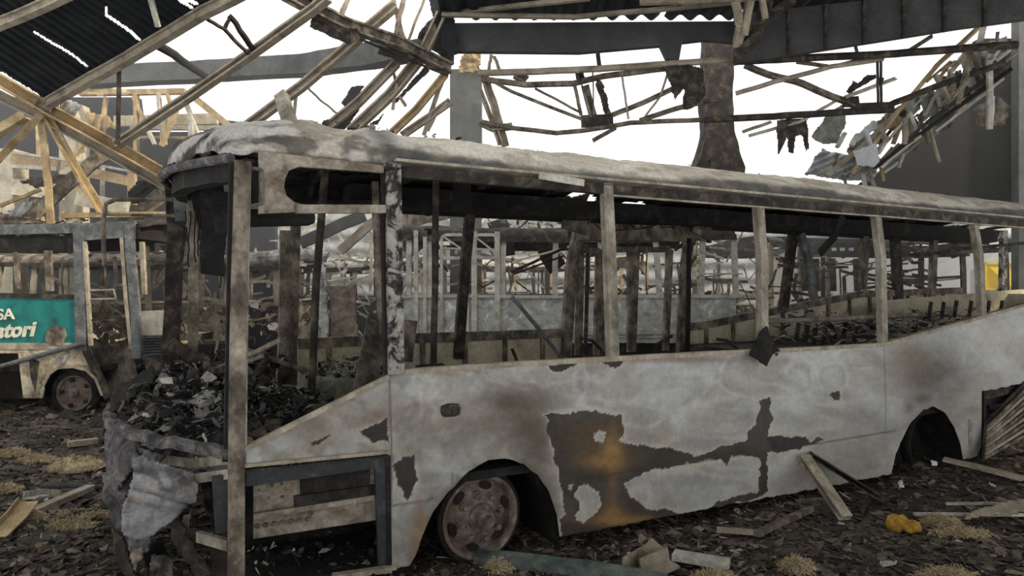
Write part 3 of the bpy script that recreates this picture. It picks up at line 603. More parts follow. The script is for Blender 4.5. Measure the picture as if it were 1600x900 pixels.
# driver-side far door leaves and middle door
lrail('door_header', [(905, 362, 2.7), (1078, 366, 2.7)], rect(.16, .20), M_rustdark, sub=4, wob=.02)
lrail('door_bracket', [(903, 333, 2.6), (898, 362, 2.6)], rect(.36, .05), M_rustdark, up=(0, 1, 0))
lrail('door_bracket', [(1098, 345, 2.6), (1092, 368, 2.6)], rect(.30, .05), M_rustdark, up=(0, 1, 0))
def doorleaf(x0, x1, y0, y1, lean):
    ps = [(x0+lean, y0, 2.86), (x1+lean, y0, 2.86), (x1, y1, 2.86), (x0, y1, 2.86)]
    d = MB().sweep([L(*ps[0]), L(*ps[3])], rect(.09, .05), (0, 1, 0), 4, .01).build('door_leaf', M_rustdark, bus, local=True)
    MB().sweep([L(*ps[1]), L(*ps[2])], rect(.09, .05), (0, 1, 0), 4, .01).build('door_stile', M_rustdark, d, local=True)
    MB().sweep([L(*ps[0]), L(*ps[1])], rect(.06, .07), (0, 0, 1), 4, .01).build('door_rail', M_rustdark, d, local=True)
doorleaf(903, 932, 392, 555, 4); doorleaf(942, 985, 390, 550, 0); doorleaf(988, 1040, 390, 548, 6)
lrail('door_arm', [(800, 425, 2.3), (885, 386, 2.4)], circ(.016, 6), M_dark); lrail('door_arm', [(803, 428, 2.3), (880, 400, 2.4)], circ(.012, 6), M_dark)
# grab poles
for pts, r, m in (([(508, 268, 1.2), (494, 440, 1.2), (486, 640, 1.2)], .03, M_dark), ([(586, 284, 1.0), (590, 420, 1.0), (598, 520, 1.0)], .028, M_rustdark), ([(681, 276, .9), (680, 440, .9), (677, 570, .9)], .028, M_dark), ([(800, 464, 1.8), (835, 505, 1.8), (882, 565, 1.8)], .022, M_bluegrey), ([(918, 395, 2.0), (917, 470, 2.0), (914, 560, 2.0)], .022, M_dark), ([(1077, 372, 2.0), (1076, 460, 2.0), (1074, 555, 2.0)], .028, M_char), ([(1108, 250, 1.8), (1106, 300, 1.8)], .02, M_dark)):
    lrail('grab_pole', pts, circ(r, 8), m, sub=5, wob=.004)
lrail('leaning_board', [(590, 500, 2.0), (568, 620, 1.2)], rect(.20, .02), M_rustdark, up=(0, 1, 0))
lrail('leaning_board', [(640, 500, 1.6), (632, 565, 1.6)], rect(.14, .03), M_rustdark, up=(0, 1, 0))
# ceiling-hung remains
lrail('ceiling_unit', [(722, 280, 1.6), (722, 330, 1.6)], rect(.13, .12), M_char, up=(0, 1, 0))
lrail('ceiling_unit', [(500, 318, 1.9), (640, 318, 2.2)], rect(.1, .05), M_char)
lrail('ceiling_strip', [(1318, 338, 1.6), (1304, 370, 1.6), (1281, 396, 1.6)], rect(.10, .015), M_char, up=(0, 1, 0), wob=.01)
lrail('ceiling_strip', [(1395, 398, 1.9), (1450, 398, 1.9), (1510, 388, 1.9), (1600, 380, 1.9)], rect(.03, .05), M_dark, wob=.02)
lrail('ceiling_strip', [(668, 320, 1.9), (664, 336, 1.9)], rect(.08, .04), M_char, up=(0, 1, 0))
for k in range(12):
    x = 920+15*k; lrail('hanging_wire', [(x, 340, 2.3), (x+10, 352+RND.uniform(-6, 10), 2.3), (x+RND.uniform(12, 40), 348+RND.uniform(0, 12), 2.3)], circ(.008, 5), M_char, sub=3, wob=.03)
# engine cover box by the driver, bent seat frames, rear seat rail
mb = MB(); bx = [L(512, 640, 1.75), L(600, 640, 1.75)]
mb.box(((bx[0].x+bx[1].x)/2, 2.05, .85), (.75, .75, .46)); mb.build('engine_cover', M_innerG, bus, local=True, bevel=.03)
mb = MB(); mb.box((bx[0].x-.55, 2.45, .78), (.5, .6, .30)); mb.build('dash_cabinet', M_inner, bus, local=True, bevel=.03)
for pts in ([(905, 528, 2.2), (925, 532, 2.2), (938, 545, 2.2), (944, 560, 2.2)], [(1022, 556, 2.0), (1026, 538, 2.0), (1040, 530, 2.0), (1050, 525, 2.0)], [(1120, 530, 1.4), (1136, 532, 1.4), (1150, 542, 1.4), (1158, 552, 1.4)], [(650, 574, 1.2), (668, 572, 1.2), (690, 571, 1.2), (702, 578, 1.2)], [(1285, 550, 1.0), (1310, 530, 1.0)], [(800, 545, 2.0), (812, 575, 2.0)]):
    lrail('seat_frame', pts, circ(.018, 8), M_dark, sub=3)
for x0, y0 in ((1248, 505), (1262, 508), (1275, 512), (1290, 512), (1305, 514), (1320, 514), (1336, 515), (1350, 515), (1455, 472), (1475, 472), (1495, 470), (1518, 470), (1546, 470), (1566, 470)):
    lrail('seat_frame', [(x0, y0, 1.7), (x0-4, y0+26, 1.7)], rect(.05, .03), M_dark, up=(0, 1, 0))
lrail('seat_rail', [(1195, 502, 1.2), (1310, 498, 1.2), (1440, 492, 1.2)], circ(.03, 8), M_post, sub=4, wob=.006)
mb = MB(); mb.prism([L(x, y, 2.3) for x, y in ((1380, 470), (1600, 452), (1600, 520), (1380, 540))], (0, .05, 0)); mb.build('rear_bulkhead', M_inner, bus, local=True)

# wheels
def rim_wheel(c, R, tilt=0.0):
    c = Vector(c); ax = Vector((math.sin(tilt), -math.cos(tilt), 0))
    w = MB().lathe(c, ax, [(-.10, R*1.0), (-.04, R*1.02), (.0, R*1.02), (.025, R*1.04), (.035, R*1.01), (.02, R*.93), (-.04, R*.90), (-.06, R*.86), (-.035, R*.78), (.0, R*.60), (.022, R*.44), (.024, 0)], 56).build('wheel_rim', M_rim, bus, local=True, smooth=True)
    MB().lathe(c, ax, [(-.06, R*1.04), (-.02, R*1.13), (.012, R*1.14), (.02, R*1.09), (.012, R*1.03)], 56).build('burnt_bead', M_char, w, local=True, smooth=True)
    MB().lathe(c, ax, [(.0, R*.36), (.045, R*.35), (.055, R*.30), (.06, R*.24), (.11, R*.22), (.12, R*.18), (.12, R*.14), (.10, R*.13), (.10, 0)], 40).build('hub', M_rustdark, w, local=True, smooth=True)
    e1 = ax.orthogonal().normalized(); e2 = ax.cross(e1)
    for k in range(8):
        a = 2*math.pi*k/8+.2; p = c+(e1*math.cos(a)+e2*math.sin(a))*R*.54
        MB().lathe(p, ax, [(.0, .034), (.02, .032), (.02, .022), (.05, .022), (.055, .012), (.055, 0)], 8).build('wheel_nut', M_rim, w, local=True)
    for k in range(6):
        a = 2*math.pi*k/6+.55; p = c+(e1*math.cos(a)+e2*math.sin(a))*R*.76
        q = [p+ax*.002*0+(e1*math.cos(b)+e2*math.sin(b))*.0 for b in (0,)]
        er = (e1*math.cos(a)+e2*math.sin(a)); et = ax.cross(er)
        MB().prism([p+er*.028*math.cos(b)+et*.05*math.sin(b)-ax*.012 for b in np.linspace(0, 2*math.pi, 14)[:-1]], ax*.0085).build('vent_hole', M_char, w, local=True)
    return w
rim_wheel((.02, .10, .30), .275, .05)
c0 = L(1446, 690, .25)
w = MB().lathe(c0, (0, -1, 0), [(-.12, .33), (-.02, .34), (.02, .33), (.02, .29), (-.02, .27), (-.18, .25), (-.20, .14), (-.12, .10), (-.12, 0)], 44).build('wheel_rim', M_char, bus, local=True, smooth=True, label='sooty rear wheel rim')
MB().lathe(c0, (0, -1, 0), [(-.20, .40), (-.12, .43), (-.06, .41), (-.05, .36)], 44).build('burnt_bead', M_char, w, local=True, smooth=True)
# wheel wells
def well(u0, u1, zt, name='wheel_well'):
    um = (u0+u1)/2; r = (u1-u0)/2
    mb = MB(); pts = [(um-r*math.cos(a), .02+zt*math.sin(a)) for a in np.linspace(0, math.pi, 20)]
    mb.grid(lambda a, b: Vector((um-r*math.cos(a*math.pi), .03+.75*b, zt*math.sin(a*math.pi)+.02)), 24, 4)
    mb.prism([Vector((x, .78, z)) for x, z in pts], (0, .02, 0)); mb.build(name, M_wellm, bus, local=True, thick=0)
M_wellm = M_char
well(bu[2]-.01, bu[13]+.01, BOT[8].z+.01); well(bu[16]-.01, bu[25]+.01, BOT[21].z+.01)
mb = MB(); mb.prism([Vector((.62, .05, .1)), Vector((4.2, .05, .1)), Vector((4.2, .05, .55)), Vector((.62, .05, .55))], (0, .03, 0)); mb.prism([Vector((.62, BW-.1, .15)), Vector((U_END, BW-.1, .15)), Vector((U_END, BW-.1, .55)), Vector((.62, BW-.1, .55))], (0, .03, 0)); mb.build('underframe', M_char, bus, local=True)
# rear louvred engine flap hanging open
fl = [(1536, 720), (1541, 660), (1602, 596), (1660, 570), (1664, 640), (1604, 684)]
fp = [L(x, y, -.03 if i not in (0, 5) else -.14) for i, (x, y) in enumerate(fl)]
flap = MB().prism(fp, (0, .02, 0)).build('engine_flap', M_dark, bus, local=True)
for k in range(9):
    t0 = k/9
    a = fp[0].lerp(fp[1], .08+.9*t0); b = fp[5].lerp(fp[2], .08+.9*t0)
    MB().sweep([a+Vector((0, -.015, 0)), b+Vector((0, -.015, 0))], rect(.03, .016), (0, 1, 0), 2, .004).build('louvre', M_tangrey if k % 2 else M_rustdark, flap, local=True)
lrail('flap_hinge', [(1536, 612), (1536, 718)], rect(.04, .04), M_char, .01, up=(0, 1, 0))
lrail('flap_hinge', [(1536, 618), (1600, 605)], rect(.03, .08), M_dark, .04)
lrail('rear_corner_panel', [(1516, 655, -.0), (1514, 716, -.0)], rect(.07, .02), M_post, up=(0, 1, 0))

# ------------------------------------------------------------------ floor and shed
def gz(x, y): return 0.09*(fbm(np.asarray(x)*.9, np.asarray(y)*.9, 3., 5)-.5)*2*.55+0.03*(fbm(np.asarray(x)*5, np.asarray(y)*5, 6., 3)-.5)-.02
def ground(x, y): return float(gz(np.array([x]), np.array([y]))[0])
ya = 2.2*(28/2.2)**np.linspace(0, 1, 230); mb = MB(); nx = 300
for y in ya:
    xs = np.linspace(-1, 1, nx)*(y*1.05+1.5); zs = gz(xs, np.full(nx, y)); mb.v.extend(np.stack([xs, np.full(nx, y), zs], 1).tolist())
mb.f = [(i*nx+j, i*nx+j+1, (i+1)*nx+j+1, (i+1)*nx+j) for i in range(len(ya)-1) for j in range(nx-1)]
struct(mb.build('floor', M_ground, smooth=True), 'charred ground covered in ash and burnt flakes', 'ground')
# back wall of pale ribbed sheet, pale lower wall and sooty gable at the right, dark wall at the left
mb = MB(); mb.grid(lambda a, b: Vector((-12+34*a, 21+.03*math.sin(b*60), 4.35*b)), 40, 120)
struct(mb.build('wall_back', M_sheetL, thick=.01), 'pale ribbed sheet wall closing the shed behind the wrecks', 'wall')
mb = MB(); mb.box((14.5, 17.2, 1.4), (16, .2, 2.9)); struct(mb.build('wall_right', M_wallL), 'pale lower wall at the right behind the rear of the bus', 'wall')
mb = MB(); p = [P(1385, 262, 13.2), P(1500, 160, 13.2), P(1530, 60, 13.2), P(1900, 60, 13.2), P(1900, 345, 13.2), P(1300, 325, 13.2)]
mb.prism(p, (0, .2, 0)); struct(mb.build('wall_gable', M_wallD), 'soot black upper wall at the right', 'wall')
mb = MB(); lw = [(-260, 152), (215, 152), (222, 206), (318, 206), (324, 184), (372, 190), (430, 190), (430, 560), (-260, 560)]
mb.prism([P(x, y, 17.5) for x, y in lw], (0, .2, 0)); struct(mb.build('wall_left', M_wallB), 'dark blue wall beyond the collapsed trusses at the left', 'wall')
# shed roof; unseen part shaped to block the sun, gap to light the bus
mb = MB(); zc = 6.3
def ceil_fn(a, b): return Vector((-1.15+18*a, -7+18.05*b, zc+.05*math.sin(a*18/.32*2*math.pi)))
def ceil_keep(a, b):
    x, y = -1.15+18*a, -7+18.05*b
    if x < 3.4+.6*n1(y*2, 3) and 1.6+.8*n1(x*1.5, 9) < y < 8.9+.5*n1(x*2, 5): return False
    return not (b > .988 and fbm(np.array([a*70]), np.array([0.]), 2., 2)[0] > .70)
mb.grid(ceil_fn, 420, 90, ceil_keep); struct(mb.build('ceiling', M_slate, thick=.01), 'soot black ribbed roof over the near part of the shed', 'ceiling')
mb = MB(); mb.grid(lambda a, b: Vector((-16+13*a, -7+11.5*b, 6.6+.05*math.sin(a*13/.32*2*math.pi))), 300, 6); struct(mb.build('unseen_shade_bay', M_slate, thick=.01), 'unseen soot black ribbed roof bay added to shade the left of the shed', 'ceiling')  # out of view, added for the shade it throws on the left

def fascia(name, lo, up, t, m, label, cat):
    pts = [P(*p) for p in lo]+[P(*p) for p in reversed(up)]
    o = MB().prism(pts, (0, t, 0)).build(name, m); return tag(o, label, cat)
fascia('roof_fascia', [(694, 80, 11), (905, 82, 11), (1032, 71, 10.9), (1042, 92, 10.9), (1060, 100, 10.9), (1066, 66, 10.9), (1100, 62, 10.9), (1150, 66, 10.9)], [(690, 36, 11), (1150, 33, 10.9)], .12, M_fascia, 'long sooty roof fascia above the middle column, with a torn lower right end', 'fascia')
fascia('roof_fascia', [(1150, 99, 10.6), (1275, 79, 10.2), (1395, 60, 9.8), (1500, 43, 9.45), (1640, 24, 9.0)], [(1150, 22, 10.6), (1640, -30, 9.0)], .12, M_fascia, 'sooty roof fascia rising to the right edge above the collapsed roof', 'fascia')
for i, x in enumerate((1232, 1290, 1350, 1412, 1475, 1538)):
    d = 10.5-(x-1150)*.0033
    tag(beam([(x, 96-(x-1150)*.142, d), (x, 24-(x-1150)*.12, d)], rect(.05, .05), (0, 1, 0), 2, .0).build('fascia_stud', M_dark), ['first', 'second', 'third', 'fourth', 'fifth', 'sixth'][i]+' upright stud from the left on the right hand roof fascia', 'stud', 'studs on the right fascia')
for i, (pts, lab) in enumerate((([(690, 22, 10.6), (900, 26, 10.6), (1150, 2, 10.4)], 'thin sagging purlin under the black roof'), ([(720, 18, 10.8), (920, -4, 9.5)], 'thin brace crossing under the left end of the black roof'), ([(1000, 3, 10), (1150, 0, 10), (1200, -8, 10)], 'brown purlin at the top edge above the ragged column'))):
    tag(beam(pts, ell(.08, .08, .02), sub=4).build('purlin', M_tangrey), lab, 'beam')

# columns
def column(name, x0, x1, ytop, d, m, label, depth=.4, rag=0.0, flare=None, zb=-.1):
    zt = P(0, ytop, d).z; xa = P(x0, 0, d).x; xb = P(x1, 0, d).x; mb = MB(); ns = 40; per = [(-.5, 0), (.5, 0), (.5, 1), (-.5, 1)]
    pr = []
    for a, b in zip(per, per[1:]+per[:1]):
        for k in range(6): pr.append((a[0]+(b[0]-a[0])*k/6, a[1]+(b[1]-a[1])*k/6))
    n = len(pr)
    for i in range(ns+1):
        z = zb+(zt-zb)*i/ns; w = xb-xa; cx = (xa+xb)/2
        if flare:
            py = 450-(z-HC)/d*F; w *= 1+flare*max(0, 1-abs(py-262)/60)
        for a, b in pr:
            k = rag*(n1(a*5+3, z*2.2, b*3)*2); mb.v.append((cx+a*w*(1+k)+rag*.2*n1(z*3, 5), d+b*depth, z))
    for i in range(ns):
        for j in range(n): mb.f.append((i*n+j, i*n+(j+1) % n, (i+1)*n+(j+1) % n, (i+1)*n+j))
    mb.f.append(tuple(ns*n+j for j in range(n)))
    return tag(mb.build(name, m, thick=0), label, 'column')
column('column', 703, 752, 108, 14.3, M_conc, 'smooth blue grey concrete column rising behind the bus roof, left of the ragged one', .5)
MB_top = [(716, 104, 14.03), (724, 82, 14.03), (733, 80, 14.03), (740, 86, 14.03), (752, 82, 14.03), (750, 114, 14.03), (716, 114, 14.03)]
tag(sheet_px(MB_top, 2.5, .05, 6).build('splintered_block', M_tan, thick=.05), 'sunlit splintered tan block on top of the smooth column', 'rubble')
column('column', 1106, 1146, 40, 12.2, M_dark, 'ragged brown burnt column with flared foot showing above the bus roof', .5, .22, .9, 2.8)
column('column', 1592, 1640, -60, 12.95, M_conc, 'smooth grey column at the right edge of the photo', .2)
column('pillar', -14, 20, 232, 15, M_concL, 'broad sunlit cream pillar at the left edge of the photo', .5)
column('pillar', 92, 119, 160, 15.5, M_concL, 'narrow sunlit cream pillar behind the left truss', .5)
column('pillar', 340, 352, 260, 16.5, M_concL, 'thin pale pillar far behind the open windscreen', .4) if False else None
column('pillar', 742, 752, 345, 15.5, M_concL, 'narrow cream pillar seen through the bus window beside the pale frame', .3)

# ------------------------------------------------------------------ fallen roof, left side
def sheet_holes(poly, holes, res, corr, crum, name, m, label, cat, thick=.01, seed=0):
    A = np.array([[p[0], p[1], 1] for p in poly], float); D = 1/np.array([p[2] for p in poly]); co = np.linalg.lstsq(A, D, rcond=None)[0]
    xs = np.arange(A[:, 0].min(), A[:, 0].max()+res, res); ys = np.arange(A[:, 1].min(), A[:, 1].max()+res, res); X, Y = np.meshgrid(xs, ys, indexing='ij')
    jx = X+5*(fbm(X/9, Y/9, seed)-.5); jy = Y+5*(fbm(X/9+9, Y/9, seed)-.5)
    ins = inpoly(jx, jy, poly)
    for h, w in holes: ins &= distpoly(X+2*(fbm(X/6, Y/6, 2.)-.5), Y, h, False) > w*(.6+.8*fbm(X/8, Y/8, 4.))
    D = 1/(X*co[0]+Y*co[1]+co[2]); mid = D[ins].mean()/F
    D = D+corr[2]*np.sin((X*math.cos(corr[0])+Y*math.sin(corr[0]))*mid/corr[1]*2*math.pi)+crum*(fbm(X/60, Y/60, seed)-.5)
    nx, ny = X.shape; idx = -np.ones((nx, ny), int); mb = MB()
    for i in range(nx-1):
        for j in range(ny-1):
            if ins[i, j] and ins[i+1, j] and ins[i, j+1] and ins[i+1, j+1]:
                f = []
                for a, b in ((i, j), (i, j+1), (i+1, j+1), (i+1, j)):
                    if idx[a, b] < 0: idx[a, b] = len(mb.v); mb.v.append(tuple(P(X[a, b], Y[a, b], D[a, b])))
                    f.append(int(idx[a, b]))
                mb.f.append(tuple(f))
    return tag(mb.build(name, m, thick=thick, smooth=True), label, cat)
sheet_holes([(-60, 78, 9.2), (0, 112, 9.65), (74, 158, 10.3), (340, 0, 9.0), (420, -48, 8.65), (-60, -60, 7.7)],
            [([(54, 50), (80, 66), (112, 84), (138, 105)], .9), ([(166, 12), (166, 23), (188, 38), (207, 52), (218, 62)], 1.3), ([(280, 0), (300, 12)], 1.5), ([(292, 0), (308, 6)], 1.8)],
            2.0, (math.radians(-56), .09, .02), .1, 'fallen_roof_sheet', M_slate, 'large soot black ribbed roof sheet hanging in the upper left corner with bright slits', 'roof sheet')
def loose(name, pts, prof, m, label, cat='beam', up=(0, 0, 1), sub=5, wob=.02, group=None):
    return tag(beam(pts, prof, up, sub, wob).build(name, m), label, cat, group)
loose('rafter', [(74, 162, 10.2), (197, 92, 9.6), (317, 20, 9.0), (420, -30, 8.6)], ibeam(.12, .14, .02), M_tangrey, 'grey tan rafter along the lower edge of the black roof sheet')
loose('rafter', [(-20, 46, 8.4), (60, 12, 8.1), (120, -16, 7.9)], ibeam(.10, .12, .02), M_tangrey, 'grey tan rafter crossing the upper left corner')
loose('purlin_stub', [(233, -12, 8.6), (247, 42, 8.8)], rect(.06, .05), M_pale, 'short pale purlin stub hanging from the black roof sheet')
loose('drop_bar', [(187, 80, 9.8), (184, 226, 10.2)], rect(.06, .06), M_dark, 'thin dark upright bar hanging from the lower rafter', sub=6)

tr = thing('collapsed_truss', 'sunlit tan steel truss fallen across the left, sloping down behind the bus front', 'truss', P(75, 165, 10.3))
def member(root, name, pts, prof, m, sub=5, wob=.02, up=(0, 0, 1)): return beam(pts, prof, up, sub, wob).build(name, m, root)
member(tr, 'chord', [(-30, 108, 10.0), (75, 170, 10.3), (180, 228, 10.6), (275, 282, 10.9)], chan(.15, .19, .03), M_tan, wob=.01)
member(tr, 'chord', [(-30, 135, 10.2), (70, 185, 10.5), (180, 245, 10.8), (262, 292, 11.0)], chan(.12, .16, .02), M_tangrey, wob=.01)
member(tr, 'gusset_plate', [(58, 160, 10.25), (82, 172, 10.3)], rect(.06, .22), M_rustdark)
for pts, w in (([(62, 180, 10.4), (0, 246, 10.0), (-20, 262, 9.9)], .09), ([(66, 184, 10.5), (76, 270, 10.5), (82, 350, 10.5)], .09), ([(74, 182, 10.5), (118, 262, 10.5), (160, 332, 10.5)], .09), ([(40, 180, 10.6), (-10, 210, 10.6)], .12)):
    member(tr, 'web_bar', pts, ell(w*1.25, w*1.1, .03), M_tan)

# charred pieces heaped on the left
loose('fallen_rafter', [(165, 240, 11.4), (120, 275, 11.2), (70, 320, 11.0), (40, 348, 10.9)], chan(.14, .20, .02), M_rustdark, 'thick charred rafter leaning down left behind the truss web', wob=.03)
loose('fallen_rafter', [(270, 285, 11.5), (215, 335, 11.3), (196, 356, 11.2)], ell(.2, .2, .03), M_rustdark, 'brown rafter end sloping down under the truss foot')
loose('fallen_rafter', [(276, 300, 11.3), (228, 334, 11.1)], rect(.08, .05), M_tan, 'tan batten sloping down under the truss foot')
loose('fallen_batten', [(64, 296, 11), (0, 322, 10.8)], rect(.07, .05), M_tan, 'tan batten pointing down to the left edge')
loose('fallen_batten', [(56, 312, 11), (66, 346, 11)], rect(.08, .05), M_tan, 'short upright tan batten over the green bus')
for k, (poly, m, lab, corr) in enumerate((
    ([(25, 282, 11.2), (70, 275, 11.3), (112, 268, 11.4), (104, 285, 11.3), (60, 296, 11.2)], M_dark, 'dark curled sheet scrap above the green bus', (1.2, .12, .02)),
    ([(198, 300, 11.6), (214, 280, 11.6), (262, 288, 11.6), (240, 318, 11.5), (204, 320, 11.5)], M_char, 'charred sheet lying under the truss foot', (1.0, .1, .02)),
    ([(10, 330, 11.0), (56, 308, 11.1), (50, 336, 11.0), (24, 345, 10.9)], M_sheetL, 'pale ribbed sheet scrap over the green bus', (.6, .09, .02)),
    ([(-20, 330, 10.7), (30, 336, 10.8), (75, 348, 10.8), (-20, 358, 10.7)], M_rustdark, 'brown sheet scrap draped on the green bus roof', (1.6, .12, .02)),
    ([(92, 155, 10.5), (120, 158, 10.5), (126, 166, 10.5), (114, 192, 10.5), (96, 178, 10.5)], M_sheetL, 'small pale ribbed scrap caught behind the truss joint', (.7, .09, .03)),
    ([(130, 172, 15.3), (170, 180, 15.3), (184, 200, 15.3), (150, 205, 15.3), (135, 195, 15.3)], M_tan, 'small sunlit ribbed sheet hanging far behind the truss', (.2, .2, .04)),
    ([(115, 134, 15.4), (165, 134, 15.4), (205, 142, 15.4), (200, 152, 15.4), (125, 148, 15.4)], M_tan, 'sunlit tan eave scrap under the bent gutter', (1.5, .2, .02)))):
    tag(sheet_px(poly, 2.5, .05, 3, k, 3, corr).build('sheet_scrap', m, thick=.01, smooth=True), lab, 'sheet')
fl_ = thing('far_shed_frame', 'sunlit frame of the far shed at the left, between the truss and the bus', 'frame', (P(150, 300, 15.2).x, 15.2, 0))
for pts, w, m in (([(20, 246, 15), (92, 258, 15)], .28, M_tan), ([(20, 260, 15), (90, 264, 15)], .08, M_concL), ([(20, 238, 14.8), (130, 254, 14.8), (216, 270, 14.8)], .05, M_pale), ([(132, 268, 15.2), (206, 284, 15.2)], .22, M_tan), ([(206, 255, 15.2), (207, 320, 15.2)], .16, M_tan), ([(120, 310, 15), (200, 325, 15)], .3, M_concL), ([(20, 292, 15), (100, 300, 15)], .35, M_concL), ([(125, 146, 15.5), (290, 143, 15.5)], .12, M_tan), ([(180, 190, 16), (340, 186, 16)], .25, M_concL), ([(205, 200, 16), (345, 200, 16)], .1, M_pale), ([(215, 215, 16), (330, 216, 16)], .06, M_tan),
                  ([(213, 145, 15.5), (213, 250, 15.5)], .08, M_tan), ([(256, 180, 15.6), (256, 226, 15.6)], .12, M_concL), ([(300, 150, 15.6), (362, 200, 15.6)], .14, M_tan), ([(290, 160, 15.6), (312, 218, 15.6)], .08, M_pale), ([(252, 228, 15.5), (276, 172, 15.5)], .08, M_tan), ([(298, 226, 15.5), (299, 190, 15.5)], .1, M_pale), ([(340, 226, 15.5), (356, 196, 15.5)], .1, M_tan), ([(166, 152, 15.5), (160, 198, 15.5)], .05, M_tan), ([(208, 152, 15.5), (226, 188, 15.5)], .05, M_tan), ([(60, 185, 15.5), (62, 250, 15.5)], .07, M_tan), ([(130, 225, 15.5), (106, 258, 15.5)], .07, M_tan), ([(160, 258, 15.4), (160, 312, 15.4)], .04, M_pale), ([(116, 288, 15), (132, 304, 15)], .08, M_tan), ([(180, 200, 15.5), (172, 196, 15.5), (155, 215, 15.5)], .05, M_tan), ([(248, 145, 15.4), (250, 180, 15.4)], .06, M_pale), ([(262, 148, 15.4), (270, 176, 15.4)], .06, M_tan), ([(232, 205, 15.4), (242, 226, 15.4)], .06, M_pale)):
    member(fl_, 'frame_bar', pts, rect(w, .12) if abs(pts[0][0]-pts[-1][0]) < 8 else rect(.12, w), m, 3, .015)

# bent eave gutter and loose dark bars against the sky
loose('bent_gutter', [(135, 122, 14), (200, 118, 14), (300, 114, 14), (385, 108, 14), (480, 103, 13.2), (560, 91, 12), (640, 76, 10.6)], [(-.16, -.18), (.16, -.18), (.2, .18), (.12, .18), (.1, -.1), (-.1, -.1), (-.12, .18), (-.2, .18)], M_conc, 'long sagging grey gutter crossing behind the rafters at the upper left', 'gutter', wob=.03)
loose('burnt_rod', [(230, 60, 9.45), (272, 86, 10.8), (300, 106, 12.4), (325, 122, 13.8)], circ(.07, 8), M_char, 'dark burnt rod sloping from the black roof sheet to the gutter', 'rod')
loose('bent_bar', [(312, 22, 9.1), (350, 46, 9.5), (390, 86, 9.95)], rect(.05, .03), M_dark, 'thin bent bar beside the upper left rafter', 'bar')
loose('bent_bar', [(350, 46, 9.55), (360, 25, 9.6), (378, 52, 9.7), (397, 80, 9.95)], rect(.07, .05), M_char, 'hooked charred bar near the upper left rafter', 'bar')
# diagonal rafters standing on the sky
DI = [([(182, 226, 10.4), (290, 155, 10.2), (390, 86, 10.0), (490, 14, 9.6), (512, -4, 9.5)], .13, .10, M_tangrey, 'first long diagonal rafter from the left, rising from behind the bus front'),
      ([(388, 196, 10.6), (470, 136, 10.5), (548, 70, 10.4), (578, 42, 10.3), (618, 8, 10.2)], .12, .12, M_tangrey, 'second diagonal rafter, ending at the heavy brown purlin'),
      ([(506, 204, 10.8), (560, 160, 10.8), (620, 98, 10.8)], .11, .12, M_tangrey, 'third diagonal rafter, with a dark sheet under it'),
      ([(548, 206, 10.8), (610, 148, 10.8), (660, 86, 10.8), (690, 22, 10.8)], .14, .14, M_tangrey, 'fourth diagonal rafter, broad with a dark sheet on its right'),
      ([(608, 212, 10.9), (650, 172, 10.9), (696, 116, 10.9)], .08, .10, M_tan, 'fifth diagonal rafter, thin and straight'),
      ([(628, 212, 11), (672, 182, 11), (704, 158, 11)], .08, .10, M_tangrey, 'sixth diagonal rafter, low beside the smooth column')]
for pts, w, h, m, lab in DI: loose('rafter', pts, chan(w, h*1.15, .03), m, lab, wob=.008)
loose('heavy_purlin', [(440, -14, 9.6), (540, 38, 9.9), (620, 66, 10.2), (704, 108, 10.8)], ibeam(.16, .17, .03), M_rustdark, 'heavy brown purlin sloping down right to the smooth column', wob=.01)
loose('thin_bar', [(428, -8, 9.5), (540, 52, 9.9), (700, 118, 10.7)], rect(.03, .03), M_dark, 'thin dark bar running under the heavy brown purlin', 'bar')
